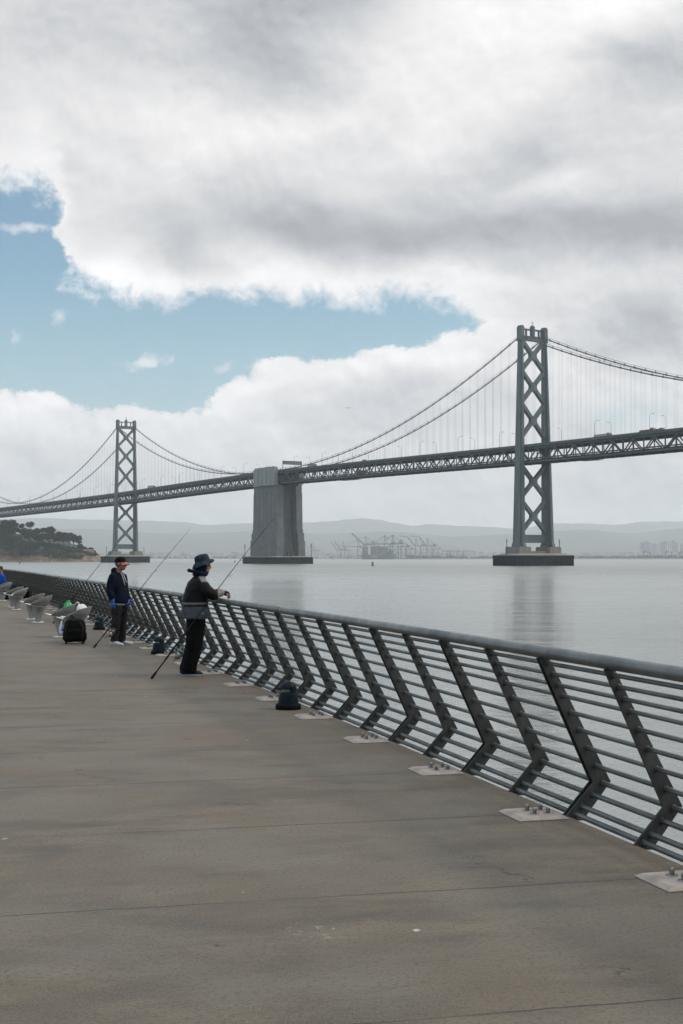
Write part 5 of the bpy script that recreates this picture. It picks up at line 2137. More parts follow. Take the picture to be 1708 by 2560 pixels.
    mb.path([(0.100, 0, 1.355), (0.118, 0, 1.40), (0.135, 0, 1.45), (0.146, 0, 1.50), (0.150, 0, 1.560)], [(0.098, 0.092), (0.098, 0.092), (0.098, 0.094), (0.102, 0.092), (0.106, 0.092)], 20)
    mb.ball((0.205, 0, 1.425), (0.048, 0.055, 0.048), 12)
    mb.path([V((0.095 + 0.118 * math.cos(a), 0.112 * math.sin(a), 1.428 - 0.030 * math.cos(a))) for a in [2 * math.pi * k / 18 for k in range(19)]], 0.026, 10)
    remeshed(mb, 'neck_gaiter', M_blue, 0.0075, body, 4, 0.006, 14)
    # hat: crown and drooping brim
    tilt = Matrix.Translation((0.165, 0, 1.575)) @ Matrix.Rotation(R(-16), 4, 'Y')
    mb = MB()
    prof = [(0.156, -0.016), (0.142, -0.004), (0.122, 0.006), (0.100, 0.012), (0.100, 0.030), (0.096, 0.060), (0.089, 0.084), (0.071, 0.100), (0.040, 0.108), (0.0001, 0.110)]
    inner = [(0.098, 0.004), (0.124, -0.002), (0.141, -0.012), (0.155, -0.024)]
    mb.lathe(inner + prof, 32, (0, 0, 0))
    for i, p in enumerate(mb.v):
        q = V(p)
        r = math.hypot(q.x, q.y)
        if r > 0.11:
            a = math.atan2(q.y, q.x)
            q.z -= (r - 0.11) * (0.55 * math.sin(a) ** 2 + 0.75 * max(0, -math.cos(a)))
            q.z += 0.006 * math.sin(3 * a + 0.6) * (r - 0.11) / 0.05
        q.x *= 1.06
        mb.v[i] = tuple(tilt @ q)
    mb.build('bucket_hat', M_hat, body)
    # sunglasses
    mb = MB()
    for s in (-1, 1):
        c = P(0.098, s * 0.034, 0.002)
        mb.ball(c, (0.010, 0.026, 0.018), 12)
        mb.cur = 1
        mb.bar(P(0.096, s * 0.060, 0.008), P(-0.005, s * 0.082, 0.012), 0.004, 0.007)
        mb.cur = 0
    mb.cur = 1
    mb.bar(P(0.106, -0.012, 0.006), P(0.106, 0.012, 0.006), 0.004, 0.004)
    mb.build('sunglasses', [M_lens, M_gold], body)


build_angler()


def build_cap_man():
    root_loc, rz = (-4.165, 25.22, 0.0), R(-22)
    M_skin = skin_mat('weathered_skin', (0.25, 0.130, 0.085), (0.20, 0.100, 0.066))
    M_navy = cloth('navy_hoodie', (0.0030, 0.0048, 0.011), (0.0055, 0.009, 0.020), 0.8, 6)
    M_tr = cloth('charcoal_trousers', (0.015, 0.0145, 0.016), (0.026, 0.025, 0.027), 0.85)
    M_cap = cloth('black_cap', (0.006, 0.007, 0.008), (0.010, 0.011, 0.012))
    M_bill = cloth('red_bill', (0.36, 0.110, 0.095), (0.31, 0.095, 0.08), 0.6, 10, 0.0)
    M_glove = mat('blue_glove', (0.012, 0.085, 0.33), (0.018, 0.105, 0.38), rough=0.5, scale=20)
    M_sh = cloth('white_trainer', (0.50, 0.52, 0.53), (0.40, 0.42, 0.43), 0.6, 20)
    M_sole = mat('pale_sole', (0.30, 0.34, 0.36), rough=0.7)
    M_shirt = cloth('pale_blue_shirt', (0.20, 0.33, 0.40), (0.25, 0.38, 0.45))
    M_cord = mat('white_cord', (0.55, 0.56, 0.58), rough=0.8)
    M_hair = mat('grey_hair', (0.05, 0.048, 0.046), (0.09, 0.085, 0.08), rough=0.8, scale=60)
    M_eye = mat('dark_eye', (0.01, 0.01, 0.01), rough=0.2)
    mb = MB()
    P = head_shape(mb, (0.045, 0, 1.515), R(4))
    mb.path([(-0.02, 0, 1.27), (-0.005, 0, 1.36), (0.022, 0, 1.45)], [0.062, 0.058, 0.058], 12)
    torso(mb, [(0.78, 0.0, 0.10, 0.15), (0.92, 0.0, 0.12, 0.155), (1.08, 0.0, 0.12, 0.155), (1.22, -0.012, 0.11, 0.170), (1.31, -0.02, 0.08, 0.14), (1.345, -0.018, 0.055, 0.07)])
    SR, ER, WR = V((-0.02, -0.175, 1.285)), V((-0.045, -0.245, 1.040)), V((0.015, -0.235, 0.830))
    SL, EL, WL = V((-0.02, 0.175, 1.285)), V((-0.030, 0.240, 1.040)), V((0.150, 0.100, 0.815))
    for S, E_, W in ((SR, ER, WR), (SL, EL, WL)):
        mb.path([S * 0.8 + V((0, 0, 0.25)), S, E_, W], [0.05, 0.052, 0.042, 0.029], 12)
    hand(mb, WR, (0.10, 0.0, -1.0), (0.1, -1.0, 0.0), 0.92, 0.45, 1.0)
    hand(mb, WL, (0.45, -0.65, -0.62), (0.8, 0.45, 0.2), 0.92, 0.9, -1.0)
    for sy in (-1, 1):
        mb.path([(0.0, sy * 0.085, 0.80), (0.01, sy * 0.09, 0.62), (0.01, sy * 0.09, 0.44), (-0.01, sy * 0.092, 0.24), (-0.02, sy * 0.092, 0.07)], [0.08, 0.072, 0.052, 0.048, 0.036], 12)
        mb.ball((-0.01, sy * 0.098, 0.05), (0.045, 0.022, 0.022), 10)
    body = remeshed(mb, 'person', M_skin, 0.0065, smooth=2)
    body.location = root_loc
    body.rotation_euler = (0, 0, rz)
    tag(body, 'person in a navy hooded jacket and cap with a red bill standing by the railing', 'person')
    mb = MB()
    mb.ball((0.0, 0, 0.80), (0.115, 0.165, 0.11), 16)
    for sy, dx, yw in ((-1, 0.0, 0), (1, 0.02, 0)):
        mb.path([(0.005, sy * 0.080, 0.82), (0.012 + dx, sy * 0.092, 0.64), (0.012 + dx, sy * 0.098, 0.44), (-0.008 + dx, sy * 0.100, 0.24), (-0.02 + dx, sy * 0.100, 0.075)],
                [(0.112, 0.100), (0.102, 0.090), (0.086, 0.076), (0.082, 0.072), (0.078, 0.068)], 16)
    remeshed(mb, 'trousers', M_tr, 0.009, body, 3, 0.010, 11)
    for sy, x0, yw in ((-1, -0.11, -8), (1, -0.085, 14)):
        mb = MB(); shoe(mb, x0, sy * 0.10, 0.30, R(yw)); sh = mb.build('shoe', M_sh, body)
        mb = MB(); sole(mb, x0, sy * 0.10, 0.30, R(yw)); mb.build('sole', M_sole, sh)
    # shirt tail below the jacket
    mb = MB()
    torso(mb, [(0.745, -0.005, 0.145, 0.180), (0.80, 0.0, 0.150, 0.185), (0.90, 0.0, 0.140, 0.175)])
    remeshed(mb, 'shirt', M_shirt, 0.012, body, 2, 0.006, 12)
    mb = MB()
    torso(mb, [(0.785, 0.004, 0.155, 0.190), (0.80, 0.004, 0.170, 0.205), (0.90, 0.008, 0.172, 0.206), (1.02, 0.006, 0.165, 0.204), (1.14, -0.004, 0.150, 0.206), (1.24, -0.014, 0.130, 0.198),
               (1.305, -0.020, 0.102, 0.160), (1.345, -0.022, 0.082, 0.105), (1.365, -0.022, 0.076, 0.085)])
    for S, E_, W in ((SR, ER, WR), (SL, EL, WL)):
        sy = 1 if S.y > 0 else -1
        mb.path([(-0.02, sy * 0.12, 1.292), S + V((0, sy * 0.012, -0.012)), S.lerp(E_, 0.5) + V((0, sy * 0.012, 0)), E_, E_.lerp(W, 0.55), W + V((0, 0, 0.03))], [0.082, 0.080, 0.075, 0.070, 0.064, 0.052], 16)
    # hood lying on the back of the neck, and collar wings
    mb.path([V((-0.030 - 0.075 * math.cos(a), 0.095 * math.sin(a), 1.365 + 0.045 * math.cos(a))) for a in [R(k) for k in range(-125, 126, 25)]], [0.022, 0.03, 0.038, 0.042, 0.046, 0.048, 0.046, 0.042, 0.038, 0.03, 0.022], 10)
    mb.ball((-0.105, 0, 1.34), (0.055, 0.085, 0.075), 14)
    remeshed(mb, 'jacket', M_navy, 0.0085, body, 3, 0.011, 9)
    mb = MB()
    for y in (-0.030, 0.026):
        mb.path([(0.062, y, 1.352), (0.096, y * 1.1, 1.30), (0.128, y * 1.2, 1.22), (0.152, y * 1.15, 1.13 if y < 0 else 1.17)], 0.0055, 6)
    mb.build('drawstring', M_cord, body)
    for S, W, d, n, th, cu_ in ((SR, WR, V((0.10, 0.0, -1.0)), V((0.1, -1.0, 0.0)), 1.0, 0.45), (SL, WL, V((0.45, -0.65, -0.62)), V((0.8, 0.45, 0.2)), -1.0, 0.9)):
        mb = MB()
        hand(mb, W, d, n, 1.02, cu_, th)
        mb.path([W - d.normalized() * 0.045, W + d.normalized() * 0.01], [0.042, 0.036], 12)
        remeshed(mb, 'glove', M_glove, 0.006, body, 2)
    # hair at the nape, cap, red bill, eyes
    mb = MB()
    mb.ball(P(-0.022, 0, 0.006), (0.093, 0.081, 0.070), 16)
    mb.build('hair', M_hair, body)
    m4 = Matrix.Rotation(R(4), 3, 'Z') @ Matrix.Rotation(R(-4), 3, 'Y')
    mb = MB()
    mb.lathe([(0.104, 0.040), (0.105, 0.062), (0.100, 0.094), (0.084, 0.122), (0.055, 0.138), (0.020, 0.144), (0.0001, 0.145)], 24, P(-0.006, 0, -0.004), m4 @ Matrix.Diagonal(V((1.06, 0.84, 1.0))))
    mb.ball(P(-0.006, 0, 0.142), 0.007, 8)
    cap = mb.build('cap', M_cap, body)
    mb = MB()
    top, bot = [], []
    for j in range(5):
        rt, rb = [], []
        for i in range(13):
            a = R(-62 + 124 * i / 12)
            r0, r1 = 0.094, 0.094 + 0.082 * math.cos(a * 0.92) ** 0.7
            r = r0 + (r1 - r0) * j / 4
            z = 0.036 - 0.034 * (j / 4) ** 1.2 - 0.030 * math.sin(abs(a)) ** 2
            rt.append(P(r * math.cos(a) * 1.03, r * math.sin(a) * 0.84, z + 0.004)); rb.append(P(r * math.cos(a) * 1.03, r * math.sin(a) * 0.84, z))
        top.append(rt); bot.append(rb)
    mb.sm = True
    for j in range(4):
        for i in range(12):
            mb.quad(top[j][i], top[j + 1][i], top[j + 1][i + 1], top[j][i + 1])
            mb.quad(bot[j][i], bot[j][i + 1], bot[j + 1][i + 1], bot[j + 1][i])
    for i in range(12):
        mb.quad(top[4][i], bot[4][i], bot[4][i + 1], top[4][i + 1])
    mb.build('bill', M_bill, cap)
    for s in (-1, 1):
        MB().ball(P(0.082, s * 0.032, 0.004), 0.011, 10).build('eye', M_eye, body)
        MB().bar(P(0.098, s * 0.016, 0.024), P(0.080, s * 0.052, 0.026), 0.008, 0.006).build('eyebrow', M_hair, body)


build_cap_man()


def build_seated_man():
    root_loc, rz = (-13.52, 53.6, 0.0), R(187)
    M_skin = skin_mat('brown_skin', (0.20, 0.10, 0.07), (0.16, 0.08, 0.055))
    M_shirt = cloth('royal_blue_shirt', (0.008, 0.040, 0.245), (0.010, 0.052, 0.300), 0.8)
    M_tr = cloth('dark_shorts', (0.010, 0.010, 0.012), (0.016, 0.016, 0.018))
    M_hair = mat('dark_hair', (0.012, 0.010, 0.009), (0.02, 0.017, 0.015), rough=0.7, scale=60)
    M_lens = mat('sunglass_lens', (0.010, 0.012, 0.013), rough=0.08)
    M_shoe = cloth('dark_shoe', (0.010, 0.016, 0.024), rough=0.7)
    mb = MB()
    P = head_shape(mb, (0.05, 0, 1.185), R(8))
    mb.path([(-0.02, 0, 0.95), (0.0, 0, 1.03), (0.03, 0, 1.12)], [0.062, 0.056, 0.056], 12)
    torso(mb, [(0.46, -0.06, 0.11, 0.165), (0.62, -0.05, 0.115, 0.160), (0.78, -0.035, 0.12, 0.170), (0.90, -0.025, 0.105, 0.180), (0.985, -0.02, 0.07, 0.13)])
    for sy in (-1, 1):
        mb.path([(-0.02, sy * 0.14, 0.94), (-0.02, sy * 0.20, 0.90), (0.03, sy * 0.25, 0.66), (0.25, sy * 0.10, 0.60)], [0.055, 0.052, 0.042, 0.029], 12)
        hand(mb, (0.25, sy * 0.10, 0.60), (0.7, -sy * 0.6, -0.15), (0, 0, 1), 0.95, 0.6, -sy)
        mb.path([(-0.04, sy * 0.10, 0.52), (0.20, sy * 0.13, 0.53), (0.40, sy * 0.14, 0.50), (0.41, sy * 0.14, 0.28), (0.38, sy * 0.14, 0.07)], [0.09, 0.078, 0.056, 0.050, 0.036], 12)
        mb.ball((0.43, sy * 0.14, 0.05), (0.08, 0.024, 0.022), 10)
    body = remeshed(mb, 'person', M_skin, 0.009, smooth=2)
    body.location = root_loc
    body.rotation_euler = (0, 0, rz)
    tag(body, 'person in a bright blue shirt and sunglasses sitting on a metal seat', 'person')
    mb = MB()
    torso(mb, [(0.47, -0.06, 0.135, 0.185), (0.60, -0.05, 0.150, 0.190), (0.75, -0.035, 0.150, 0.195), (0.88, -0.025, 0.130, 0.200), (0.95, -0.02, 0.10, 0.165), (1.0, -0.015, 0.075, 0.095)])
    for sy in (-1, 1):
        mb.path([(-0.02, sy * 0.13, 0.935), (-0.018, sy * 0.205, 0.895), (0.0, sy * 0.235, 0.78), (0.035, sy * 0.250, 0.66), (0.14, sy * 0.185, 0.625)], [0.075, 0.076, 0.068, 0.062, 0.052], 14)
    remeshed(mb, 'shirt', M_shirt, 0.011, body, 3, 0.008, 10)
    mb = MB()
    mb.ball((-0.05, 0, 0.51), (0.13, 0.18, 0.09), 14)
    for sy in (-1, 1):
        mb.path([(-0.03, sy * 0.10, 0.53), (0.20, sy * 0.13, 0.54), (0.41, sy * 0.14, 0.50), (0.42, sy * 0.14, 0.30), (0.39, sy * 0.14, 0.09)], [0.108, 0.098, 0.078, 0.070, 0.062], 14)
    remeshed(mb, 'trousers', M_tr, 0.011, body, 3, 0.006, 10)
    for sy in (-1, 1):
        mb = MB(); shoe(mb, 0.33, sy * 0.14, 0.29); mb.build('shoe', M_shoe, body)
    mb = MB()
    mb.ball(P(-0.020, 0, 0.048), (0.100, 0.082, 0.086), 16)
    mb.build('hair', M_hair, body)
    mb = MB()
    mb.path([P(0.02, -0.062, -0.075), P(0.070, -0.030, -0.105), P(0.078, 0, -0.108), P(0.070, 0.030, -0.105), P(0.02, 0.062, -0.075)], 0.016, 8)
    mb.build('beard', M_hair, body)
    mb = MB()
    for s in (-1, 1):
        mb.ball(P(0.096, s * 0.034, 0.002), (0.012, 0.028, 0.020), 12)
        mb.bar(P(0.094, s * 0.060, 0.008), P(-0.005, s * 0.082, 0.012), 0.005, 0.008)
    mb.bar(P(0.104, -0.012, 0.006), P(0.104, 0.012, 0.006), 0.004, 0.005)
    mb.build('sunglasses', M_lens, body)


build_seated_man()


def build_cable_workers():
    M_w = cloth('worker_overalls', (0.018, 0.018, 0.020), (0.03, 0.03, 0.032), bump=0.0)
    M_skin = skin_mat('brown_skin', (0.20, 0.10, 0.07), (0.16, 0.08, 0.055))
    M_hard = mat('hard_hat', (0.30, 0.28, 0.22), rough=0.4)
    for s, txt, dy in ((-77.0, 'person standing on the main cable, left of the pair of workers', 1), (-81.5, 'person on the main cable with raised arm, right of the pair of workers', -1)):
        mb = MB()
        mb.ball((0, 0, 1.62), (0.10, 0.085, 0.12), 10)
        mb.path([(0, 0, 1.38), (0, 0, 1.56)], 0.06, 8)
        torso(mb, [(0.85, 0, 0.13, 0.18), (1.1, 0, 0.13, 0.18), (1.35, 0, 0.12, 0.21), (1.45, 0, 0.08, 0.10)])
        for sy in (-1, 1):
            mb.path([(0, sy * 0.18, 1.38), (0.05, sy * 0.26, 1.12), (0.25, sy * 0.2, 1.05 + (0.3 if dy < 0 else 0.0))], [0.07, 0.06, 0.04], 8)
            mb.path([(0, sy * 0.09, 0.9), (0.03, sy * 0.10, 0.48), (0, sy * 0.10, 0.05)], [0.10, 0.08, 0.06], 8)
            mb.ball((0.05, sy * 0.10, 0.05), (0.13, 0.05, 0.05), 8)
        body = remeshed(mb, 'person', [M_w, M_skin], 0.025, smooth=2, pick=lambda c: 1 if c.z > 1.50 else 0)
        body.location = bw(s, 10.2, cable_z(s) + 0.42)
        body.rotation_euler = (0, 0, BR_ANG)
        tag(body, txt, 'person', 'workers on the bridge cable')
        mb = MB()
        mb.lathe([(0.15, 0), (0.125, 0.02), (0.115, 0.07), (0.07, 0.12), (0.0001, 0.13)], 12, (0, 0, 1.66))
        mb.build('hard_hat', M_hard, body)


build_cable_workers()


# ---------------------------------------------------------------- fishing rods
def build_rods():
    M_blank = mat('rod_blank', (0.004, 0.005, 0.006), (0.008, 0.009, 0.010), rough=0.55, spec=0.1)
    M_grip = mat('rod_grip', (0.008, 0.008, 0.009), (0.014, 0.014, 0.015), rough=0.8, spec=0.1)
    M_reel = mat('reel_metal', (0.25, 0.26, 0.26), (0.12, 0.13, 0.13), rough=0.3, metal=0.8, scale=40)
    M_spool = mat('reel_spool', (0.02, 0.05, 0.05), (0.03, 0.06, 0.06), rough=0.4)
    M_wrap = mat('guide_wrap', (0.30, 0.24, 0.10), rough=0.4)

    def rod(butt, rail, length, text, group, reel=True, bow=0.05):
        butt, rail = V(butt), V(rail)
        d = (rail - butt).normalized()
        # local frame: x along the rod
        side = d.cross(V((0, 0, 1))).normalized()
        up = side.cross(d).normalized()
        m = Matrix((d, side, up)).transposed().to_4x4()
        m.translation = butt
        root = empty('fishing_rod')
        root.matrix_world = m
        tag(root, text, 'fishing rod', group)
        n = 14
        pts, rad = [], []
        for k in range(n + 1):
            t = k / n
            x = 0.02 + (length - 0.02) * t
            pts.append(V((x, 0, -bow * max(0, t - 0.45) ** 2 * 3)))
            rad.append(0.0085 * (1 - t) ** 1.1 + 0.0022)
        MB().path(pts, rad, 8).build('rod_blank', M_blank, root)
        for prof, rr_ in (([0, 0.02, 0.10, 0.12], [0.012, 0.018, 0.016, 0.011]), ([0.30, 0.32, 0.62, 0.66], [0.010, 0.0135, 0.0125, 0.0095]), ([0.74, 0.75, 0.84, 0.86], [0.0095, 0.013, 0.0125, 0.0095])):
            MB().path([(x, 0, 0) for x in prof], rr_, 12).build('grip', M_grip, root)
        for f in (0.40, 0.52, 0.63, 0.73, 0.82, 0.90, 0.97):
            x = length * f
            z = -bow * max(0, f - 0.45) ** 2 * 3
            r = 0.020 * (1 - f) + 0.007
            mb = MB()
            mb.path([(x, r * math.cos(a), z - 0.016 - r + r * math.sin(a)) for a in [2 * math.pi * k / 12 for k in range(13)]], 0.0022, 5)
            mb.path([(x - 0.02, 0, z), (x, 0, z - 0.018)], 0.002, 5)
            mb.build('line_guide', M_reel, root)
        if reel:
            mb = MB()
            X0 = 0.50
            mb.path([(X0 - 0.05, 0, -0.014), (X0 + 0.06, 0, -0.014)], 0.006, 6)
            mb.path([(X0, 0, -0.012), (X0 - 0.01, -0.01, -0.055), (X0 - 0.01, -0.01, -0.095)], [0.010, 0.010, 0.016], 8)
            mb.ball((X0 - 0.02, -0.01, -0.118), (0.060, 0.036, 0.046), 14)
            mb.tube((X0 + 0.03, -0.01, -0.118), (X0 + 0.055, -0.01, -0.118), 0.046, 0.050, 18)
            mb.path([(X0 - 0.02, -0.04, -0.118), (X0 - 0.02, -0.085, -0.118), (X0 - 0.07, -0.095, -0.150)], [0.008, 0.007, 0.007], 8)
            mb.path([(X0 - 0.07, -0.095, -0.150), (X0 - 0.072, -0.120, -0.151), (X0 - 0.072, -0.135, -0.151)], [0.008, 0.016, 0.013], 8)
            r = mb.build('reel', M_reel, root)
            MB().lathe([(0.0001, 0), (0.042, 0), (0.042, 0.008), (0.032, 0.010), (0.032, 0.042), (0.041, 0.045), (0.038, 0.054), (0.0001, 0.060)], 18, (X0 + 0.058, -0.01, -0.118), Matrix.Rotation(R(90), 3, 'Y')).build('spool', M_spool, r)
            mb = MB()
            mb.path([(X0 + 0.06, 0.042, -0.118)] + [(X0 + 0.095, -0.01 + 0.056 * math.cos(R(k)), -0.118 + 0.056 * math.sin(R(k))) for k in range(20, 161, 20)] + [(X0 + 0.06, -0.062, -0.118)], 0.003, 5)
            mb.build('bail_arm', M_reel, r)
        return root
    rod((-2.55, 18.12, 0.012), tuple(at(546, 1471, 18.64)), 2.86, 'long black fishing rod leaning on the handrail beside the man in the bucket hat', 'fishing rods leaning on the railing')
    rod((-4.475, 24.40, 0.012), (-3.775, 25.46, 1.075), 3.45, 'black fishing rod held by the man in the red billed cap', 'fishing rods leaning on the railing')
    rod((-7.14, 33.4, 0.012), (-6.33, 33.55, 1.075), 2.85, 'thin black fishing rod leaning on the handrail behind the seats with bags', 'fishing rods leaning on the railing', reel=False)


build_rods()


# ---------------------------------------------------------------- metal seats
def build_seats():
    M_al = mat('cast_aluminium', (0.215, 0.225, 0.222), (0.290, 0.300, 0.295), rough=0.42, metal=0.45, scale=5, detail=7, rvar=0.1, bump=0.0006, bscale=90)
    M_al2 = mat('bright_seat_edge', (0.56, 0.565, 0.57), (0.50, 0.505, 0.51), rough=0.45, metal=0.1, scale=6)
    # local +x is the way the sitter faces
    seat = MB()
    A = 128.0
    nb, nt = 36, 8
    grid_o, grid_i = [], []
    for i in range(nb + 1):
        a = R(-A + 2 * A * i / nb)
        w = max(0.0, math.cos(a / 2 * (180 / A))) ** 0.85
        bx, by = -0.205 * math.cos(a), 0.215 * math.sin(a)
        B = V((bx, by, 0.425 + 0.12 * bx))
        nrm = V((-math.cos(a), math.sin(a), 0)).normalized()
        T = B + nrm * (0.035 + 0.075 * w) + V((-0.035 * w, 0, 0.015 + 0.275 * w))
        ro, ri = [], []
        for j in range(nt + 1):
            t = j / nt
            p = B.lerp(T, t) + nrm * (0.022 * math.sin(math.pi * t))
            ro.append(p + nrm * 0.008); ri.append(p - nrm * 0.008)
        grid_o.append(ro); grid_i.append(ri)
    seat.sm = True
    for i in range(nb):
        for j in range(nt):
            seat.quad(grid_o[i][j], grid_o[i + 1][j], grid_o[i + 1][j + 1], grid_o[i][j + 1])
            seat.quad(grid_i[i][j], grid_i[i][j + 1], grid_i[i + 1][j + 1], grid_i[i + 1][j])
    seat.sm = False
    for i in range(nb):
        seat.cur = 1
        seat.quad(grid_o[i][nt], grid_o[i + 1][nt], grid_i[i + 1][nt], grid_i[i][nt])
        seat.cur = 0
        seat.quad(grid_o[i][0], grid_i[i][0], grid_i[i + 1][0], grid_o[i + 1][0])
    for i in (0, nb):
        for j in range(nt):
            seat.quad(grid_o[i][j], grid_o[i][j + 1], grid_i[i][j + 1], grid_i[i][j])
    shell_me = seat.mesh('seat_shell', [M_al, M_al2])
    pan = MB()
    out = []
    for k in range(28):
        t = 2 * math.pi * k / 28
        x = 0.205 * math.cos(t) + (0.125 * max(0, math.cos(t)) ** 2.0)
        y = 0.215 * math.sin(t) * (1 - 0.45 * max(0, math.cos(t)) ** 1.5)
        out.append((x, y))
    def zz(x): return 0.425 + 0.13 * x + (0.10 * max(0, x - 0.12))
    pan.rings([[V((x * 0.97, y * 0.97, zz(x) - 0.018)) for x, y in out], [V((x, y, zz(x) - 0.008)) for x, y in out], [V((x * 0.985, y * 0.985, zz(x))) for x, y in out]], smooth=False)
    pan_me = pan.mesh('seat_pan', M_al2)
    ped = MB()
    ped.lathe([(0.036, 0.012), (0.034, 0.42)], 16)
    ped.prism([(-0.175, 0.398), (0.165, 0.433), (0.050, 0.014), (-0.050, 0.014)], (0, 0, 0), (1, 0, 0), (0, 0, 1), (0, 1, 0), 0.014)
    ped.prism([(-0.13, 0.41), (0.13, 0.41), (0.045, 0.014), (-0.045, 0.014)], (0, 0, 0), (0, 1, 0), (0, 0, 1), (1, 0, 0), 0.0145)
    ped_me = ped.mesh('pedestal', M_al)
    base = MB()
    base.lathe([(0.155, 0.001), (0.155, 0.010), (0.148, 0.013), (0.0001, 0.013)], 28)
    for k in range(4):
        a = R(45 + 90 * k)
        base.lathe([(0.012, 0.013), (0.012, 0.022), (0.006, 0.028), (0.0001, 0.029)], 8, (0.122 * math.cos(a), 0.122 * math.sin(a), 0))
    base_me = base.mesh('base_plate', M_al2)
    for me in (shell_me, pan_me, ped_me, base_me):
        bm = bmesh.new(); bm.from_mesh(me); bmesh.ops.recalc_face_normals(bm, faces=bm.faces); bm.to_mesh(me); bm.free()
    spots = [(-5.80, 27.9, 178, 'metal pedestal seat holding the green drawstring bag'), (-5.22, 26.25, 182, 'metal pedestal seat behind the black trolley bag with a white plastic bag on it'),
             (-8.27, 36.0, 176, 'empty metal pedestal seat, farther one of the pair left of the bags'), (-7.69, 34.2, 184, 'empty metal pedestal seat, nearer one of the pair left of the bags'),
             (-10.87, 44.6, 172, 'empty metal pedestal seat, farther one of the pair in front of the seated man'), (-10.28, 42.7, 198, 'empty metal pedestal seat, nearer one of the pair in front of the seated man'),
             (-13.50, 53.6, 178, 'metal pedestal seat with the man in the blue shirt sitting on it'), (-12.98, 51.7, 195, 'metal pedestal seat just in front of the seated man in blue')]
    for x, y, a, txt in spots:
        root = empty('pedestal_seat', (x, y, 0), R(a))
        tag(root, txt, 'seat', 'metal seats along the pier')
        for nme, me in (('seat_shell', shell_me), ('seat_pan', pan_me), ('pedestal', ped_me), ('base_plate', base_me)):
            o = bpy.data.objects.new(nme, me); col.objects.link(o); o.parent = root


build_seats()


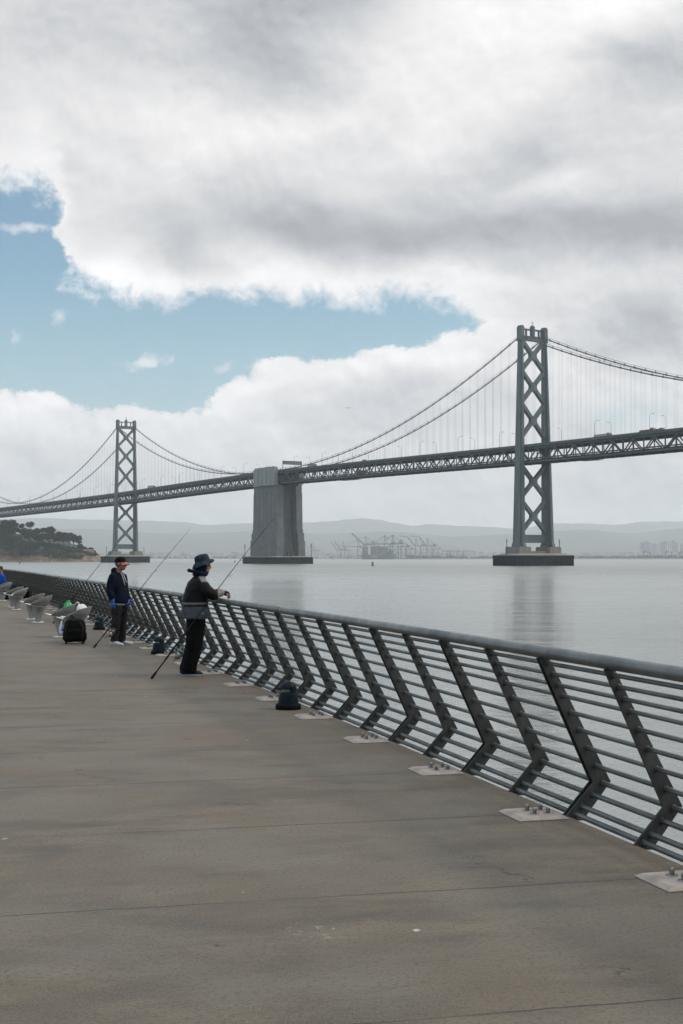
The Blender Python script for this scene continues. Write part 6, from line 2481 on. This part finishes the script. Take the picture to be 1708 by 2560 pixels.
# ---------------------------------------------------------------- bags and odds and ends
def build_bags():
    M_blk = cloth('black_nylon', (0.003, 0.003, 0.0035), (0.006, 0.006, 0.0065), 0.6, 12, 0.002)
    M_pip = mat('bag_piping', (0.03, 0.03, 0.032), rough=0.5)
    M_tyre = mat('tyre', (0.02, 0.02, 0.02), rough=0.8)
    M_grn = mat('green_nylon', (0.010, 0.330, 0.080), (0.018, 0.420, 0.110), rough=0.45, scale=9, bump=0.004, bscale=14)
    M_wht = mat('white_plastic', (0.66, 0.66, 0.69), (0.54, 0.55, 0.58), rough=0.4, scale=9, bump=0.006, bscale=16)
    M_clo = cloth('cream_cloth', (0.50, 0.46, 0.43), (0.42, 0.385, 0.36))
    M_nav = cloth('navy_bag', (0.010, 0.020, 0.032), (0.016, 0.028, 0.044))
    M_btl = mat('blue_bottle', (0.010, 0.030, 0.42), (0.015, 0.045, 0.50), rough=0.3)
    M_red = mat('red_label', (0.45, 0.04, 0.04), rough=0.5)
    # trolley backpack
    root = empty('trolley_bag', (-5.08, 25.72, 0), R(6))
    tag(root, 'black wheeled backpack standing on the deck in front of a metal seat', 'bag')
    mb = MB()
    rows = [(0.035, 0.185, 0.105), (0.06, 0.205, 0.120), (0.14, 0.212, 0.128), (0.24, 0.208, 0.130), (0.33, 0.203, 0.127), (0.40, 0.190, 0.120), (0.445, 0.165, 0.108), (0.465, 0.130, 0.09)]
    mb.rings([ell((0, 0), a, b, z, 28, 4.0) for z, a, b in rows])
    mb.rings([ell((0, -0.10), a, b, z, 24, 4.0) for z, a, b in ((0.07, 0.145, 0.045), (0.09, 0.155, 0.055), (0.24, 0.150, 0.058), (0.275, 0.130, 0.045))])
    for sx in (-1, 1):
        mb.rings([ell((sx * 0.200, 0), 0.028, 0.075, z, 16, 3.0) for z in (0.08, 0.10, 0.19, 0.21)])
    remeshed(mb, 'bag_body', M_blk, 0.009, root, 3, 0.006, 12)
    mb = MB()
    mb.path([(-0.165 + 0.0, -0.128, 0.10), (-0.165, -0.128, 0.30), (-0.12, -0.112, 0.40), (-0.05, -0.10, 0.445), (0.05, -0.10, 0.445), (0.12, -0.112, 0.40), (0.165, -0.128, 0.30), (0.165, -0.128, 0.10)], 0.005, 6)
    mb.build('piping', M_pip, root)
    mb = MB()
    mb.path([(-0.02, 0.02, 0.46), (0.0, 0.02, 0.495), (0.05, 0.02, 0.510), (0.10, 0.02, 0.490), (0.115, 0.02, 0.44)], 0.009, 8)
    mb.build('carry_strap', M_pip, root)
    mb = MB()
    for x in (-0.085, -0.055):
        mb.bar((x, 0.06, 0.44), (x, 0.06, 0.52), 0.012, 0.012, (1, 0, 0))
    mb.rbox((-0.07, 0.06, 0.525), (0.055, 0.03, 0.028), 0.006)
    mb.build('pull_handle', M_blk, root)
    for sx in (-1, 1):
        mb = MB(); mb.tube((sx * 0.165 - 0.015, 0.07, 0.035), (sx * 0.165 + 0.015, 0.07, 0.035), 0.035, seg=18); mb.build('wheel', M_tyre, root)
        mb = MB(); mb.box((sx * 0.15, -0.09, 0.018), (0.04, 0.03, 0.036)); mb.build('foot', M_blk, root)
    # green drawstring bag on the farther seat
    mb = MB()
    mb.rings([ell((0, 0), a, b, z, 24) for z, a, b in ((0.0, 0.09, 0.085), (0.03, 0.105, 0.10), (0.12, 0.108, 0.10), (0.20, 0.095, 0.088), (0.255, 0.055, 0.05), (0.275, 0.026, 0.024), (0.285, 0.032, 0.030), (0.30, 0.045, 0.04))])
    o = remeshed(mb, 'drawstring_bag', M_grn, 0.008, None, 2, 0.011, 16)
    o.location = (-5.66, 27.95, 0.445)
    tag(o, 'bright green drawstring bag sitting on a metal seat', 'bag')
    mb = MB()
    mb.path([(0.02, -0.03, 0.275), (0.06, -0.09, 0.20), (0.075, -0.112, 0.08)], 0.004, 6); mb.path([(-0.02, -0.03, 0.275), (-0.05, -0.09, 0.22), (-0.06, -0.108, 0.08)], 0.004, 6)
    mb.build('cord', M_blk, o)
    # navy bag left of it
    mb = MB()
    mb.rings([ell((0, 0), a, b, z, 20, 3.0) for z, a, b in ((0.0, 0.06, 0.07), (0.03, 0.075, 0.085), (0.14, 0.065, 0.075), (0.19, 0.035, 0.05))])
    o = remeshed(mb, 'soft_bag', M_nav, 0.009, None, 2, 0.012, 14)
    o.location = (-5.80, 28.02, 0.455)
    tag(o, 'small dark navy bag on the seat left of the green bag', 'bag')
    # white plastic bag on the nearer seat
    mb = MB()
    mb.rings([ell((0, 0), a, b, z, 22, 2.4) for z, a, b in ((0.0, 0.10, 0.10), (0.05, 0.125, 0.12), (0.16, 0.125, 0.11), (0.25, 0.10, 0.085), (0.295, 0.06, 0.05), (0.315, 0.03, 0.03))])
    o = remeshed(mb, 'plastic_bag', M_wht, 0.009, None, 1, 0.020, 15)
    o.location = (-5.06, 26.30, 0.415)
    tag(o, 'crumpled white plastic bag inside the seat behind the trolley bag', 'plastic bag')
    # cloth draped over the top of the farther seat's back, and another on the nearer seat's front edge
    mb = MB(); mb.sm = True
    path = [(0.045, -0.20), (0.035, -0.10), (0.026, -0.02), (0.0, 0.012), (-0.026, -0.02), (-0.045, -0.10), (-0.055, -0.16)]
    rows = []
    for i in range(9):
        y = -0.06 + 0.12 * i / 8
        rows.append([V((p[0] * (1 + 0.25 * math.sin(i * 1.7)), y + 0.01 * math.sin(p[1] * 30), p[1] + 0.010 * math.sin(i * 1.1))) for p in path])
    for i in range(8):
        for j in range(len(path) - 1):
            mb.quad(rows[i][j], rows[i + 1][j], rows[i + 1][j + 1], rows[i][j + 1])
    o = mb.build('cloth', M_clo)
    sm = o.modifiers.new('t', 'SOLIDIFY'); sm.thickness = 0.008
    o.location = (-5.45, 27.86, 0.705)
    tag(o, 'cream cloth hung over the back of the seat that holds the green bag', 'cloth')
    mb = MB()
    mb.ball((0, 0, 0), (0.075, 0.06, 0.022), 14); mb.ball((0.04, 0.0, 0.012), (0.045, 0.05, 0.020), 12); mb.ball((-0.02, 0.01, 0.018), (0.04, 0.04, 0.018), 12)
    o = remeshed(mb, 'folded_cloth', M_clo, 0.006, None, 2, 0.010, 20)
    o.location = (-5.40, 26.22, 0.470)
    tag(o, 'rumpled pale cloth on the front edge of the seat behind the trolley bag', 'cloth')
    # tote hanging under the seat front with a blue bottle in it
    mb = MB(); mb.sm = True
    mb.rings([ell((0, 0), a, b, z, 18, 2.6) for z, a, b in ((-0.26, 0.030, 0.03), (-0.24, 0.042, 0.045), (-0.14, 0.040, 0.042), (-0.04, 0.022, 0.03), (0.0, 0.012, 0.012))])
    o = remeshed(mb, 'hanging_bag', M_wht, 0.007, None, 1, 0.010, 18)
    o.location = (-5.42, 26.12, 0.42)
    tag(o, 'slim white bag hanging from the seat behind the trolley bag', 'bag')
    root = empty('bottle', (-5.335, 25.86, 0.225), 0)
    tag(root, 'small bright blue bottle tucked beside the black trolley bag', 'bottle')
    MB().lathe([(0.0001, 0), (0.024, 0), (0.026, 0.01), (0.026, 0.055), (0.018, 0.07), (0.0001, 0.07)], 16).build('bottle_body', M_btl, root)
    MB().lathe([(0.015, 0.07), (0.015, 0.09), (0.0001, 0.09)], 12).build('bottle_cap', M_btl, root)
    # bags on the deck by the far seats
    def bag(loc, w, d, h, rz, txt, m, handle):
        mb = MB()
        mb.rings([ell((0, 0), w * a, d * b, h * z, 22, 3.2) for z, a, b in ((0.0, 0.44, 0.44), (0.08, 0.5, 0.5), (0.55, 0.49, 0.47), (0.85, 0.38, 0.36), (1.0, 0.20, 0.22))])
        o = remeshed(mb, 'backpack', m, 0.012, None, 2, 0.010, 9)
        o.location = loc; o.rotation_euler = (0, 0, rz)
        tag(o, txt, 'bag', 'bags on the deck by the far seats')
        mb = MB()
        if handle == 'hoop':
            mb.path([(-w * .28, 0, h * .8), (-w * .22, 0, h * 1.12), (0, 0, h * 1.25), (w * .22, 0, h * 1.12), (w * .28, 0, h * .8)], 0.012, 8)
        else:
            mb.path([(w * .1, -d * .3, h * .95), (w * .42, -d * .4, h * .8), (w * .55, -d * .45, h * .35), (w * .5, -d * .4, 0.03)], 0.010, 8)
        mb.build('strap', M_pip, o)
    bag((-13.10, 52.95, 0), 0.56, 0.34, 0.34, 0.2, 'black bag lying on the deck beside the seat of the man in blue', M_blk, 'strap')
    bag((-13.55, 55.6, 0), 0.42, 0.30, 0.58, 0.1, 'dark navy bag with a hoop handle behind the far pair of seats', M_nav, 'hoop')
    bag((-12.72, 54.6, 0), 0.34, 0.26, 0.44, -0.2, 'black backpack with a loose strap leaning by the railing behind the far pair of seats', M_blk, 'strap')


build_bags()


# ---------------------------------------------------------------- the hazy bay air
def build_haze():
    m = bpy.data.materials.new('bay_haze')
    m.use_nodes = True
    t = m.node_tree; t.nodes.clear()
    N = NT(t)
    out = N.new('ShaderNodeOutputMaterial')
    v = N.new('ShaderNodeVolumePrincipled')
    v.inputs['Color'].default_value = (0.90, 0.945, 1.0, 1)
    v.inputs['Density'].default_value = HAZE
    v.inputs['Anisotropy'].default_value = 0.25
    N.link(v.outputs[0], out.inputs['Volume'])
    mb = MB()
    z0, z1 = WATER - 1.5, 900.0
    mb.box((0, 10500, (z0 + z1) / 2), (36000, 28000, z1 - z0))
    o = mb.build('haze', m)
    tag(o, 'pale sea haze over the whole bay', 'haze', kind='stuff')


HAZE = 6.8e-5
build_haze()
